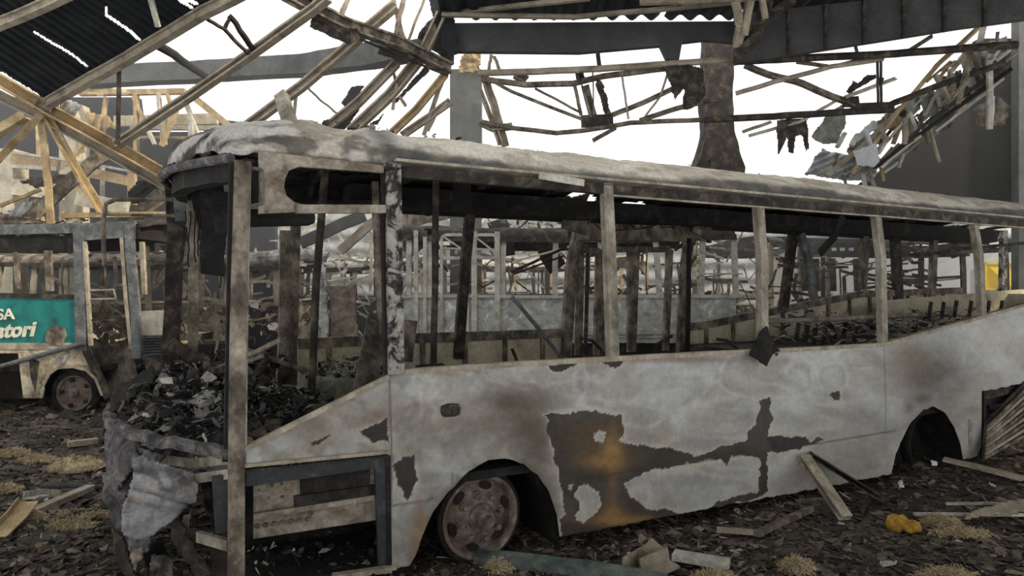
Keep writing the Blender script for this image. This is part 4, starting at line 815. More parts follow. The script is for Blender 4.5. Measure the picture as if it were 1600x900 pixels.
for k, (poly, m, lab) in enumerate((
    ([(486, 24, 9.8), (500, 32, 9.8), (560, 46, 9.9), (566, 62, 9.9), (546, 70, 9.9), (484, 42, 9.8)], M_dark, 'dark board hanging under the left end of the heavy brown purlin'),
    ([(594, 70, 10.2), (640, 84, 10.3), (650, 92, 10.4), (632, 98, 10.4), (590, 84, 10.2)], M_dark, 'dark board hanging under the middle of the heavy brown purlin'),
    ([(520, 196, 10.9), (545, 180, 10.9), (580, 142, 10.9), (582, 130, 10.9), (566, 166, 10.9), (560, 176, 10.9), (545, 198, 10.9), (528, 206, 10.9)], M_fascia, 'grey sheet strip hanging under the third rafter'),
    ([(534, 160, 10.9), (550, 134, 10.9), (570, 134, 10.9), (550, 178, 10.9)], M_fascia, 'small grey flap behind the third rafter'),
    ([(590, 186, 10.9), (616, 158, 10.9), (668, 98, 10.9), (672, 112, 10.9), (624, 158, 10.9), (606, 168, 10.9), (590, 195, 10.9), (575, 196, 10.9)], M_fascia, 'long grey sheet strip hanging under the fourth rafter'),
    ([(655, 48, 11), (680, 22, 11), (700, -10, 11), (716, 60, 11), (708, 100, 11), (684, 84, 11), (650, 64, 11)], M_dark, 'dark torn sheet above the smooth column'),
    ([(668, -12, 10.8), (706, -12, 10.8), (712, 40, 10.8), (716, 84, 10.8), (700, 92, 10.8), (682, 50, 10.8)], M_slate, 'black hanging sheet at the left end of the roof fascia'),
    ([(546, 192, 10.85), (575, 196, 10.85), (590, 202, 10.85), (550, 207, 10.85)], M_char, 'small charred scrap on the bus roof under the fourth rafter'),
    ([(1036, 104, 10.7), (1075, 100, 10.7), (1098, 108, 10.7), (1102, 150, 10.7), (1080, 172, 10.7), (1066, 174, 10.7), (1068, 140, 10.7), (1060, 150, 10.7), (1056, 158, 10.7)], M_dark, 'dark torn sheet hanging left of the ragged column'),
    ([(1213, 188, 10.7), (1232, 184, 10.7), (1262, 186, 10.7), (1264, 232, 10.7), (1258, 238, 10.7), (1254, 212, 10.7), (1244, 214, 10.7), (1240, 240, 10.7), (1232, 238, 10.7), (1230, 214, 10.7), (1226, 224, 10.7), (1214, 246, 10.7)], M_dark, 'dark ragged cloth like sheet hanging from the lower chord at the right'),
    ([(1322, 142, 10.7), (1332, 126, 10.7), (1340, 130, 10.7), (1352, 118, 10.7), (1366, 116, 10.7), (1370, 122, 10.7), (1354, 132, 10.7), (1340, 140, 10.7), (1330, 150, 10.7)], M_dark, 'small jagged dark scrap against the sky left of the twin rods'),
    ([(928, 120, 10.8), (940, 128, 10.8), (950, 150, 10.8), (952, 172, 10.8), (944, 180, 10.8), (938, 150, 10.8)], M_dark, 'narrow dark torn strip hanging in the middle truss'))):
    tag(sheet_px(poly, 1.3, .05, 3, 20+k, 2.5).build('hanging_sheet', m, thick=.015, smooth=True), lab, 'sheet')
for pts, w, lab in (([(476, -6, 10), (484, 20, 10)], .06, 'short bar crossing the top edge left of the fan of struts'), ([(512, -6, 10), (502, 18, 10)], .05, 'short strut at the top edge by the heavy purlin'), ([(545, -6, 10), (534, 22, 10)], .06, 'leaning strut at the top edge above the heavy purlin'), ([(614, -4, 10.4), (622, 30, 10.4), (630, 60, 10.4)], .07, 'left strut of the crossed pair above the heavy purlin'), ([(632, -4, 10.4), (624, 30, 10.4), (618, 58, 10.4)], .07, 'right strut of the crossed pair above the heavy purlin'), ([(664, -4, 10.8), (638, 64, 10.8)], .035, 'thin pale wire like strut right of the crossed pair'),
                    ([(474, 130, 10.6), (500, 156, 10.7), (528, 178, 10.8)], .03, 'thin rod from the second rafter to the third'), ([(465, 136, 10.6), (460, 180, 10.6)], .05, 'short brace under the second rafter'), ([(612, 104, 10.8), (620, 132, 10.8), (614, 172, 10.8)], .05, 'thin hanging brace beside the fourth rafter'), ([(692, 124, 11), (676, 168, 11), (662, 212, 11)], .06, 'steep brace left of the smooth column'), ([(700, 160, 11), (680, 180, 11), (668, 205, 11)], .05, 'short brace beside the smooth column'), ([(624, 150, 10.8), (634, 166, 10.8)], .05, 'tiny hooked brace between the fourth and fifth rafters')):
    loose('brace', pts, ell(w, w, .015), M_tangrey, lab, 'brace')
loose('roof_post', [(440, 150, 5.6), (452, 190, 5.2), (462, 226, 4.9)], rect(.10, .08), M_post, 'thick pale stump standing on the front of the bus roof', 'post', up=(0, 1, 0), wob=.01)

# ------------------------------------------------------------------ sagging trusses in the middle and at the right
tm = thing('sagging_truss', 'sagging dark steel truss between the smooth column and the ragged column', 'truss', P(925, 150, 10.8))
for nm, pts, w, m in (('chord', [(748, 114, 10.9), (840, 112, 10.8), (960, 106, 10.8), (1060, 99, 10.8), (1150, 93, 10.8)], .10, M_tangrey), ('chord', [(752, 124, 10.9), (820, 132, 10.9), (895, 131, 10.9), (942, 119, 10.9), (1040, 107, 10.9)], .09, M_rustdark), ('chord', [(750, 190, 10.9), (800, 200, 10.9), (870, 208, 10.9), (915, 204, 10.9), (985, 192, 10.9), (1100, 187, 10.9)], .07, M_rustdark),
                      ('web_bar', [(752, 116, 10.9), (800, 143, 10.9), (910, 186, 10.9)], .05, M_rustdark), ('web_bar', [(836, 138, 10.9), (908, 176, 10.9)], .035, M_rustdark), ('web_bar', [(898, 134, 10.9), (908, 180, 10.9)], .05, M_rustdark), ('web_bar', [(914, 132, 10.9), (928, 182, 10.9)], .13, M_rustdark), ('web_bar', [(934, 130, 10.9), (952, 178, 10.9)], .08, M_rustdark), ('web_bar', [(972, 118, 10.9), (978, 160, 10.9), (982, 186, 10.9)], .03, M_tangrey), ('web_bar', [(1044, 112, 10.9), (1032, 150, 10.9), (1008, 182, 10.9)], .035, M_tangrey), ('web_bar', [(954, 180, 10.9), (1000, 162, 10.9), (1060, 134, 10.9)], .08, M_rustdark), ('web_bar', [(1000, 188, 10.9), (1060, 168, 10.9), (1130, 152, 10.9)], .08, M_rustdark), ('web_bar', [(926, 110, 10.9), (928, 186, 10.9)], .02, M_rustdark), ('web_bar', [(934, 82, 10.9), (938, 112, 10.9)], .06, M_dark), ('loose_end', [(962, 200, 10.9), (926, 220, 10.9)], .06, M_rustdark), ('web_bar', [(806, 114, 10.9), (822, 124, 10.9)], .16, M_rustdark), ('web_bar', [(905, 112, 10.9), (912, 128, 10.9)], .14, M_dark)):
    member(tm, nm, pts, ell(w, w, .02) if nm != 'chord' else circ(w*.55, 8), m, 5, .015)
member(tm, 'gusset_plate', [(908, 190, 10.9), (958, 188, 10.9)], rect(.03, .20), M_dark)
for pts, w, lab in (([(757, 118, 11), (772, 165, 11), (790, 228, 11)], .13, 'thick leaning tan post right of the smooth column'), ([(750, 140, 11), (768, 188, 11), (782, 226, 11)], .08, 'thinner leaning post right of the smooth column'), ([(750, 190, 11.0), (770, 200, 11.0), (800, 196, 10.95)], .12, 'short dark lump of beam by the foot of the leaning posts'), ([(768, 86, 11), (764, 108, 11)], .05, 'tiny strut left of the gap under the fascia'), ([(772, 88, 11), (780, 108, 11)], .05, 'tiny strut right of the gap under the fascia')):
    loose('leaning_post', pts, ell(w, w, .03), M_tangrey, lab, 'post')
ts = thing('sagging_truss', 'dark steel truss sagging from the ragged column to the right edge', 'truss', P(1340, 160, 10.6))
for nm, pts, w, m in (('chord', [(1150, 96, 10.7), (1230, 92, 10.6), (1400, 84, 10.3), (1500, 76, 10.1), (1590, 70, 9.9)], .11, M_dark), ('chord', [(1100, 187, 10.8), (1210, 182, 10.7), (1300, 176, 10.6), (1396, 171, 10.5)], .10, M_dark), ('chord', [(1330, 166, 10.6), (1390, 164, 10.5), (1430, 148, 10.4), (1490, 124, 10.3), (1570, 98, 10.1)], .09, M_dark), ('chord', [(1150, 146, 10.8), (1210, 128, 10.7), (1300, 104, 10.6), (1380, 92, 10.5)], .07, M_tangrey),
                      ('web_bar', [(1165, 100, 10.7), (1200, 115, 10.7), (1246, 126, 10.7), (1298, 148, 10.6), (1336, 162, 10.6)], .11, M_rustdark), ('web_bar', [(1245, 96, 10.6), (1300, 104, 10.6), (1350, 92, 10.6)], .06, M_rustdark), ('web_bar', [(1320, 152, 10.6), (1400, 122, 10.5)], .06, M_pale), ('web_bar', [(1170, 212, 10.8), (1250, 190, 10.7), (1305, 158, 10.7)], .05, M_pale), ('web_bar', [(1160, 206, 10.8), (1205, 190, 10.7)], .05, M_tangrey), ('web_bar', [(1518, 82, 10.1), (1505, 130, 10.2), (1495, 162, 10.2)], .07, M_rustdark), ('web_bar', [(1340, 86, 10.5), (1334, 58, 10.3)], .04, M_rustdark), ('web_bar', [(1420, 78, 10.4), (1455, 56, 10)], .06, M_rustdark)):
    member(ts, nm, pts, ell(w, w, .02) if nm != 'chord' else circ(w*.55, 8), m, 5, .015)
for x in (1371, 1376): member(ts, 'twin_rod', [(x, 90, 10.5), (x+1, 162, 10.5)], rect(.03, .03), M_dark, 6, .01)
member(ts, 'twin_rod_link', [(1370, 126, 10.5), (1379, 126, 10.5)], rect(.05, .07), M_dark)
member(ts, 'gusset_plate', [(1316, 160, 10.6), (1342, 158, 10.6)], rect(.03, .16), M_dark)
for pts, w, lab in (([(1150, 0, 9.6), (1158, 40, 9.8), (1152, 72, 10)], .12, 'broken tan timber hanging left of the ragged column top'), ([(1172, 0, 9.6), (1162, 55, 9.8)], .10, 'second broken timber hanging over the ragged column top'), ([(1190, -6, 9.6), (1196, 30, 9.6)], .07, 'pale splinter hanging from the top edge right of the ragged column'), ([(1200, 0, 9.8), (1180, 60, 9.9), (1152, 90, 10)], .14, 'dark diagonal brace at the head of the ragged column'), ([(1240, 0, 9.8), (1200, 28, 9.9), (1165, 70, 10)], .12, 'second dark diagonal brace at the head of the ragged column'), ([(1152, 50, 10), (1160, 72, 10)], .07, 'pale hooked splinter by the ragged column')):
    loose('broken_timber', pts, ell(w, w, .03), M_tangrey if 'dark' not in lab else M_dark, lab, 'timber')

# collapsed roof slope at the right
cr = thing('collapsed_roof', 'collapsed roof slope of battens and torn sheets leaning up to the right column', 'roof', P(1400, 200, 11.5))
for k, (pts, w, m) in enumerate((([(1330, 272, 11.4), (1400, 180, 11.2), (1462, 104, 11), (1530, 42, 10.6)], .09, M_tan), ([(1290, 274, 11.5), (1345, 232, 11.4), (1405, 172, 11.2), (1470, 96, 11)], .12, M_tangrey), ([(1375, 258, 11.3), (1450, 190, 11), (1572, 100, 10.5)], .08, M_dark), ([(1366, 262, 11.3), (1450, 200, 11), (1580, 108, 10.5)], .10, M_char), ([(1376, 262, 11.2), (1420, 226, 11.1), (1440, 212, 11)], .06, M_pale), ([(1462, 206, 11), (1500, 176, 10.9), (1568, 122, 10.6)], .07, M_pale),
                                 ([(1462, 118, 11), (1480, 150, 11), (1490, 176, 11)], .08, M_pale), ([(1466, 140, 11), (1444, 184, 11.1)], .08, M_tangrey), ([(1420, 176, 11.1), (1432, 212, 11.1)], .10, M_pale), ([(1374, 188, 11.2), (1384, 222, 11.2)], .08, M_tangrey), ([(1414, 184, 11.1), (1414, 226, 11.1)], .08, M_tangrey), ([(1470, 110, 11), (1505, 92, 10.9), (1550, 62, 10.6)], .06, M_tan), ([(1480, 112, 11), (1530, 78, 10.8)], .05, M_pale), ([(1545, 95, 10.5), (1547, 150, 10.5), (1546, 202, 10.5)], .08, M_pale), ([(1552, 150, 10.5), (1550, 190, 10.5)], .04, M_white), ([(1372, 240, 11.2), (1388, 214, 11.2)], .08, M_pale), ([(1330, 228, 11.3), (1340, 210, 11.3)], .1, M_pale), ([(1308, 230, 11.4), (1320, 208, 11.4)], .09, M_pale), ([(1404, 262, 11.2), (1412, 240, 11.2)], .06, M_pale), ([(1396, 240, 11.2), (1430, 216, 11.1)], .07, M_pale), ([(1390, 216, 11.2), (1420, 180, 11.1)], .07, M_pale), ([(1352, 204, 11.3), (1362, 232, 11.3)], .08, M_white))):
    member(cr, 'batten', pts, rect(w, w*.6), m, 5, .02)
for k, (poly, m, corr) in enumerate((
    ([(1268, 212, 11.6), (1296, 174, 11.6), (1318, 162, 11.6), (1322, 192, 11.6), (1310, 224, 11.6), (1284, 226, 11.6)], M_sheetG, None), ([(1414, 160, 11.2), (1436, 146, 11.2), (1440, 170, 11.2), (1420, 184, 11.2)], M_sheetG, None), ([(1436, 152, 11.2), (1458, 140, 11.2), (1468, 160, 11.1), (1466, 176, 11.1), (1442, 184, 11.1)], M_sheetG, None), ([(1256, 272, 11.8), (1272, 246, 11.8), (1284, 232, 11.8), (1320, 240, 11.7), (1366, 238, 11.6), (1380, 252, 11.6), (1362, 284, 11.6), (1300, 280, 11.7)], M_sheetL, (1.15, .10, .03)), ([(1330, 236, 11.3), (1368, 222, 11.2), (1376, 252, 11.2), (1366, 262, 11.3), (1340, 258, 11.3)], M_white, None), ([(1338, 210, 11.4), (1364, 186, 11.4), (1380, 196, 11.3), (1352, 216, 11.4), (1340, 222, 11.4)], M_white, None), ([(1484, 150, 11.5), (1520, 92, 11.3), (1570, 72, 11.2), (1570, 120, 11.2), (1520, 160, 11.4)], M_dark, None), ([(1520, 170, 11.5), (1560, 150, 11.4), (1580, 168, 11.4), (1570, 196, 11.4), (1524, 198, 11.5)], M_rustdark, None), ([(1544, 66, 11.2), (1574, 54, 11), (1574, 66, 11)], M_sheetL, None), ([(1540, 84, 10.9), (1572, 80, 10.9), (1566, 90, 10.9), (1544, 92, 10.9)], M_sheetL, None), ([(1470, 150, 11.6), (1500, 146, 11.6), (1486, 200, 11.6), (1436, 216, 11.6)], M_fascia, None))):
    sheet_px(poly, 1.3, .06, 3, 40+k, 3, corr).build('torn_sheet', m, cr, thick=.012, smooth=True)
rq = random.Random(5)
for k in range(60):
    a = rq.random(); w = rq.random(); x = 1290+a*235+w*60; y = 268-a*212+w*32; l = rq.uniform(18, 60); an = rq.choice([-.83, -.83, -.75, 1.1, 1.35, -1.3])+rq.uniform(-.12, .12); d = 11.6-a*.7
    member(cr, 'batten', [(x, y, d), (x+l*math.cos(an), y+l*math.sin(an), d-.15)], rect(rq.uniform(.04, .09), .03), rq.choice([M_tan, M_pale, M_pale, M_tangrey, M_rustdark, M_white]), 3, .02)
for k in range(36):
    a = rq.random(); w = rq.random(); x = 1300+a*215+w*60; y = 268-a*195+w*36; r = rq.uniform(8, 22); d = 11.8-a*.6
    poly = [(x+r*rq.uniform(.5, 1.2)*math.cos(q), y+r*rq.uniform(.5, 1.3)*math.sin(q), d+rq.uniform(-.1, .1)) for q in np.arange(0, 6.2, 1.05)]
    sheet_px(poly, 1.3, .07, 4, 90+k, 4).build('torn_sheet', rq.choice([M_sheetG, M_sheetL, M_pale, M_tan, M_dark, M_fascia, M_rustdark]), cr, thick=.012, smooth=True)

# ------------------------------------------------------------------ teal bus at the left (local axes: x to its front at the right, z up)
GX, GD = P(222, 0, 10).x, 10.0
gb = thing('burnt_bus', 'burnt bus at the left edge with teal lettered side and one wheel showing', 'bus', (GX, GD, 0)); gb.rotation_euler = (0, -0.055, 0)
def G(px, py, v=0.0):
    py = py+.055*(px-222); d = GD+v
    z = HC-(py-450)/F*d
    return Vector(((px-800)/F*d-GX+.055*z, v, z))
def gpl(name, pts, v, t, m, parent=None, label=None): return MB().prism([G(x, y, v) for x, y in pts], (0, t, 0)).build(name, m, parent or gb, local=True, label=label)
def gsw(name, pts, prof, m, v=0.0, up=(0, 0, 1), sub=3, wob=.005, parent=None): return MB().sweep([G(p[0], p[1], p[2] if len(p) > 2 else v) for p in pts], prof, up, sub, wob).build(name, m, parent or gb, local=True)
arch = [(65, 622), (68, 600), (76, 585), (90, 575), (115, 573), (135, 578), (150, 592), (160, 618)]
gpl('side_panel', [(-260, 458), (120, 466), (120, 540), (-260, 536)], 0, .03, M_green)
gpl('waist_strip', [(-260, 536), (132, 536), (132, 546), (-260, 546)], -.012, .03, M_rail)
gpl('skirt_panel', [(27, 546), (135, 546), (168, 622), (160, 618)]+list(reversed(arch))[1:]+[(36, 622)], 0, .03, M_cream, label='scorched cream skirt round the wheel arch')
gpl('skirt_panel', [(-260, 546), (27, 546), (28, 552), (-260, 552)], 0, .03, M_cream)
gsw('arch_trim', arch, rect(.03, .04), M_rail, -.02)
for k, pts in enumerate(([(44, 556), (60, 566), (54, 612), (48, 592)], [(88, 560), (104, 548), (110, 556), (98, 570), (84, 566)], [(72, 520), (82, 508), (100, 512), (104, 526), (96, 540), (80, 540), (70, 532)])):
    gpl('scorch_flake', pts, -.02, .015, (M_dark, M_ash, M_rustdark)[k])
gpl('sill_rail', [(-260, 452), (120, 461), (120, 468), (-260, 460)], -.02, .06, M_dark)
for pts, w, m in (([(124, 350), (126, 450), (128, 548)], .16, M_bluegrey), ([(203, 346), (204, 400), (212, 480), (214, 560)], .13, M_bluegrey), ([(191, 372), (198, 470), (206, 545)], .05, M_rail), ([(133, 378), (138, 470), (142, 540)], .04, M_rail), ([(24, 395), (29, 452)], .05, M_rustdark), ([(75, 392), (78, 455)], .09, M_rustdark), ([(158, 400, 2.3), (160, 470, 2.3)], .06, M_rustdark), ([(228, 380, 2.0), (232, 470, 2.0), (236, 545, 2.0)], .09, M_tangrey), ([(222, 378, .1), (226, 460, .1)], .06, M_rail)):
    gsw('window_post', pts, rect(w, .06), m, up=(0, 1, 0), sub=4)
gpl('door_header', [(116, 350), (211, 345), (211, 374), (190, 372), (133, 376), (116, 377)], -.02, .05, M_bluegrey)
def gro(a, b):
    t = b*2-1; v = 1.25+1.25*t; x0 = G(-260, 0).x; x1 = G(212, 0).x+.18*(1-t*t)
    return Vector((x0+(x1-x0)*a, v, G(100, 362).z+.16*max(0, 1-t**4)**.5*(1-max(0, (a-.93)/.07)**3*.6)+.03*n1(a*22, b*6)))
mb = MB(); mb.grid(gro, 70, 26, lambda a, b: not (n1(a*14, b*4, 7) > .14 and .25 < b < .9)); mb.build('roof', M_dark, gb, local=True, thick=.02, smooth=True)
gsw('cant_rail', [(-260, 365), (118, 357)], rect(.06, .15), M_bluegrey, .02); gsw('cant_rail', [(-260, 384), (118, 382)], rect(.06, .26), M_char, .06); gsw('cant_rail', [(-260, 380, 2.4), (240, 378, 2.4)], rect(.06, .2), M_char)
gsw('front_header', [(212, 362), (250, 366, .5), (262, 368, 1.3)], rect(.10, .22), M_char)
gsw('roof_batten', [(97, 336, .5), (290, 333, .6)], rect(.08, .08), M_tan)
gpl('far_side', [(-260, 468), (230, 470), (230, 560), (-260, 560)], 2.4, .03, M_rustdark)
gpl('floor', [(-260, 572), (160, 572), (160, 580), (-260, 580)], .1, 2.2, M_char); gpl('inner_wall', [(-260, 552), (60, 552), (60, 622), (-260, 622)], .5, .03, M_char)
gpl('front_panel', [(216, 486), (258, 484), (259, 523), (217, 524)], .2, .05, M_pale); gpl('front_grille', [(222, 526), (259, 526), (259, 555), (224, 558)], .22, .04, M_bluegrey)
for k in range(6): gsw('grille_slat', [(224, 529+4.4*k, .2), (258, 528+4.4*k, .2)], rect(.02, .018), M_char, sub=1)
gpl('front_panel', [(222, 556), (262, 552), (262, 580), (230, 584)], .2, .05, M_dark)
gsw('door_sill', [(134, 545), (170, 622)], rect(.12, .04), M_dark, -.01, up=(0, 1, 0)); gpl('step_well', [(136, 540), (206, 540), (216, 610), (172, 622)], .5, .03, M_rustdark)
gsw('door_rail', [(142, 454), (178, 453), (182, 468)], circ(.015, 6), M_rail, .02); gsw('door_rail', [(142, 468), (182, 467)], circ(.015, 6), M_rail, .02); gsw('door_rail', [(142, 500), (190, 500)], rect(.02, .02), M_dark, .02)
gsw('stay_tube', [(-30, 582), (60, 556), (132, 536)], circ(.035, 8), M_bluegrey, -.06)
mb = MB()
mb.grid(lambda a, b: G(112+50*math.cos(math.pi*a), 618-45*math.sin(math.pi*a), .02+.6*b), 20, 3); mb.prism([G(62, 622, .6), G(62, 570, .6), G(164, 570, .6), G(164, 622, .6)], (0, .02, 0)); mb.build('wheel_well', M_char, gb, local=True)
wc = G(117, 614, .10); w = MB().lathe(wc, (0, -1, 0), [(-.08, .26), (0, .265), (.02, .27), (.02, .245), (-.03, .235), (-.035, .20), (.0, .13), (.01, 0)], 40).build('wheel_rim', M_rim, gb, local=True, smooth=True)
MB().lathe(wc, (0, -1, 0), [(-.1, .30), (-.1, .36), (-.02, .37), (.01, .35), (.01, .27)], 40).build('burnt_tyre', M_char, w, local=True, smooth=True)
MB().lathe(wc, (0, -1, 0), [(0, .075), (.05, .07), (.06, .045), (.09, .04), (.09, 0)], 20).build('hub', M_rustdark, w, local=True, smooth=True)
for k in range(5):
    a = 2*math.pi*k/5+.5; MB().lathe(wc+Vector((.2*math.cos(a), -.0, .2*math.sin(a))), (0, -1, 0), [(-.02, .032), (.004, .032), (.004, 0)], 10).build('vent_hole', M_char, w, local=True)
def lettering(body, px, py, size_px, italic, bold, name):
    cu = bpy.data.curves.new('lettering', 'FONT'); cu.body = body; cu.size = 1.0; cu.extrude = .01; cu.shear = italic; cu.offset = bold
    t = bpy.data.objects.new('lettering_tmp', cu); COL.objects.link(t); dg = bpy.context.evaluated_depsgraph_get(); me = bpy.data.meshes.new_from_object(t.evaluated_get(dg)); bpy.data.objects.remove(t)
    sc = size_px*GD/F; o = G(px, py)
    mb = MB(); mb.v = [(o.x+v.co.x*sc, -.012-v.co.z, o.z+v.co.y*sc) for v in me.vertices]; mb.f = [tuple(p.vertices) for p in me.polygons]
    return mb.build(name, M_letter, gb, local=True)
lettering('SA', -4, 500, 24, 0, .012, 'lettering'); lettering('atori', -8, 528, 32, .3, .03, 'lettering')

# ------------------------------------------------------------------ other wrecks behind
def wreck(label, x0, x1, d, width, zsill, zroof, m_side, m_post, posts, seed, rz=0.0, zskirt=.3, roof_keep=.1, sag=.05, wheels=(), far=True, mroof=None, group=None, nose=True):
    """a stripped bus: skin under the sill, posts, rails, sagging roof shell, far side, floor and wheels; runs x0..x1 (picture) at distance d"""
    rs = random.Random(seed); A = P(x0, 0, d).x; Ln = P(x1, 0, d).x-A
    r = thing('burnt_bus', label, 'bus', (A, d, 0), rz, group)
    def bl(mb, nm, m, **k): return mb.build(nm, m, r, local=True, **k)
    for side, v in ((0, 0.0),)+(((1, width),) if far else ()):
        sp = MB(); nn = 60; top = []; ws = [(A2-A) for A2 in []]
        lo = []
        for i in range(nn+1):
            u = Ln*i/nn; zb = zskirt+.04*n1(u*3, seed, side)
            for wu in wheels:
                if abs(u-wu) < .52: zb = max(zb, .05+math.sqrt(max(0, .54**2-(u-wu)**2))+.35)
            lo.append((u, zb)); top.append((u, zsill+.03*n1(u*1.3, seed+3)))
        for i in range(nn): sp.prism([(lo[i][0], v, lo[i][1]), (lo[i+1][0], v, lo[i+1][1]), (top[i+1][0], v, top[i+1][1]), (top[i][0], v, top[i][1])], (0, .02, 0))
        bl(sp, 'side_panel', m_side)
        bl(MB().sweep([(u, v, z+.02) for u, z in top[::6]], rect(.08, .05), (0, 0, 1), 1, .01), 'sill_rail', m_post)
        bl(MB().sweep([(Ln*i/8, v, zroof-.25-sag*math.sin(math.pi*i/8)) for i in range(9)], rect(.07, .09), (0, 0, 1), 2, .02), 'cant_rail', M_dark)
        for q, u in enumerate(posts):
            if side and rs.random() < .25: continue
            u = u*Ln; ln = rs.uniform(-.06, .06)
            bl(MB().sweep([(u, v, zsill), (u+ln*.5, v+(.02 if not side else -.02), (zsill+zroof)/2), (u+ln, v+(.05 if not side else -.05), zroof-.24-sag*math.sin(math.pi*u/Ln))], rect(.09, .06), (0, 1, 0), 3, .01), 'window_post', m_post)
    g = MB(); hn = rs.uniform(0, 50)
    g.grid(lambda a, b: Vector((Ln*a, width/2+(b*2-1)*(width/2-.01), zroof-.24+.24*max(0, 1-abs(b*2-1)**4)**.5-sag*math.sin(math.pi*a)+.07*n1(a*Ln*2+hn, b*5)+.03*n1(a*Ln*8+hn, b*14))), 90, 26, lambda a, b: n1(a*Ln*1.6+hn, b*4, 3) < roof_keep)
    bl(g, 'roof', mroof or M_dark, thick=.02, smooth=True)
    bl(MB().box((Ln/2, width/2, .62), (Ln-.1, width-.1, .06)), 'floor', M_char)
    for u in (.02, Ln-.02): bl(MB().prism([(u, .05, .4), (u, width-.05, .4), (u, width-.05, zsill), (u, .05, zsill)], (.02, 0, 0)), 'end_panel', m_side)
    for k in range(max(2, int(Ln/.8))):
        u = Ln*(k+.5)/max(2, int(Ln/.8)); bl(MB().sweep([(u, .05, zroof-.28-sag), (u, width/2, zroof-.1-sag), (u, width-.05, zroof-.28-sag)], rect(.05, .04), (0, 0, 1), 3, .02), 'roof_hoop', M_dark)
    for k in range(int(Ln*1.6)):
        u = rs.uniform(.1, Ln-.3); v = rs.uniform(.3, width-.3); z = rs.uniform(zsill-.3, zroof-.5)
        pts = [Vector((u, v, z))]; 
        for _ in range(3): pts.append(pts[-1]+Vector((rs.uniform(-.35, .35), rs.uniform(-.1, .1), rs.uniform(-.4, .35))))
        bl(MB().sweep(pts, circ(.015, 5), (0, 1, 0), 3, .02), 'bent_tube', rs.choice([M_tangrey, M_rustdark, M_dark]))
    for wu in wheels:
        wh = bl(MB().lathe((wu, .12, .32), (0, -1, 0), [(-.1, .28), (0, .29), (.02, .28), (-.03, .24), (-.03, .2), (.0, .12), (.02, 0)], 28), 'wheel_rim', M_rim, smooth=True)
        bl(MB().lathe((wu, .12, .32), (0, -1, 0), [(-.12, .34), (-.06, .36), (.0, .35), (.0, .28)], 28), 'burnt_tyre', M_char)
        bl(MB().grid(lambda a, b: Vector((wu+.53*math.cos(math.pi*a), .03+.7*b, .40+.53*math.sin(math.pi*a))), 14, 2), 'wheel_well', M_char)
    return r, Ln, bl
# pale blue grey wreck right behind
r, Ln, bl = wreck('blue grey wreck with flaking white paint seen through the middle windows', 606, 1150, 11.2, 2.5, 1.69, 2.95, M_bgrey, M_pale, (.0, .06, .12, .33, .48, .62, .78, .9, 1.0), 3, zskirt=1.02, roof_keep=.16, wheels=())
def B4(px, py, v=0.0): return Vector((P(px, 0, 11.2+v).x-P(606, 0, 11.2).x, v, P(0, py, 11.2+v).z))
bl(MB().sweep([B4(615, 522), B4(1140, 518)], rect(.05, .07), (0, 0, 1), 6, .01), 'skirt_rail', M_pale); bl(MB().prism([B4(780, 518, .02), B4(1150, 516, .02), B4(1150, 536, .02), B4(780, 536, .02)], (0, .03, 0)), 'skirt_panel', M_bgrey)
bl(MB().prism([B4(620, 536, .1), B4(1150, 536, .1), B4(1150, 600, .1), B4(620, 600, .1)], (0, .05, 0)), 'underbody', M_char)
for x, y0, y1, w in ((650, 360, 525, .07), (664, 370, 520, .06), (741, 362, 528, .09), (777, 362, 525, .09), (690, 372, 520, .05), (728, 400, 525, .10)):
    bl(MB().sweep([B4(x, y0, -.03), B4(x, y1, -.03)], rect(w, .05), (0, 1, 0), 3, .006), 'door_post', M_pale)
def rrect(x0, x1, y0, y1, r): 
    o = []
    for cx, cy, a0 in ((x1-r, y0+r, -90), (x1-r, y1-r, 0), (x0+r, y1-r, 90), (x0+r, y0+r, 180)):
        for k in range(4): a = math.radians(a0+30*k); o.append(B4(cx+r*math.cos(a), cy+r*math.sin(a), -.04))
    return o
q = rrect(690, 735, 367, 403, 8); bl(MB().sweep(q+[q[0]], rect(.05, .05), (0, 1, 0), 1), 'quarter_frame', M_pale); q = rrect(741, 777, 367, 403, 8); bl(MB().sweep(q+[q[0]], rect(.05, .05), (0, 1, 0), 1), 'quarter_frame', M_pale)
for a, b in (((690, 368), (735, 398)), ((742, 370), (776, 396)), ((690, 388), (776, 390)), ((690, 405), (778, 402)), ((800, 410), (890, 385)), ((800, 400), (850, 450)), ((1095, 392), (1130, 404)), ((1085, 428), (1160, 428)), ((1100, 414), (1130, 410))): bl(MB().sweep([B4(*a, -.03), B4(*b, -.03)], rect(.05, .03), (0, 0, 1), 3, .01), 'cross_bar', M_pale)
wreck('far wreck with a pale roof edge left of the black and white window post', 388, 662, 15.5, 2.5, 1.6, 2.62, M_fascia, M_tangrey, (.0, .15, .3, .45, .6, .8, 1.0), 5, roof_keep=.2, sag=.1, mroof=M_pale)
r, Ln, bl = wreck('cream wreck behind the open windscreen, with a small square vent', 216, 452, 12.8, 2.4, 1.48, 2.5, M_cream, M_tangrey, (.0, .2, .42, .7, .92), 8, zskirt=.85, roof_keep=.12, mroof=M_dark)
def B3(px, py, v=0.0): return Vector((P(px, 0, 12.8+v).x-P(216, 0, 12.8).x, v, P(0, py, 12.8+v).z))
bl(MB().prism([B3(314, 519, -.02), B3(332, 519, -.02), B3(332, 530, -.02), B3(314, 530, -.02)], (0, .03, 0)), 'vent', M_char)
bl(MB().prism([B3(220, 540, .1), B3(450, 536, .1), B3(450, 600, .1), B3(220, 600, .1)], (0, .05, 0)), 'underbody', M_char)
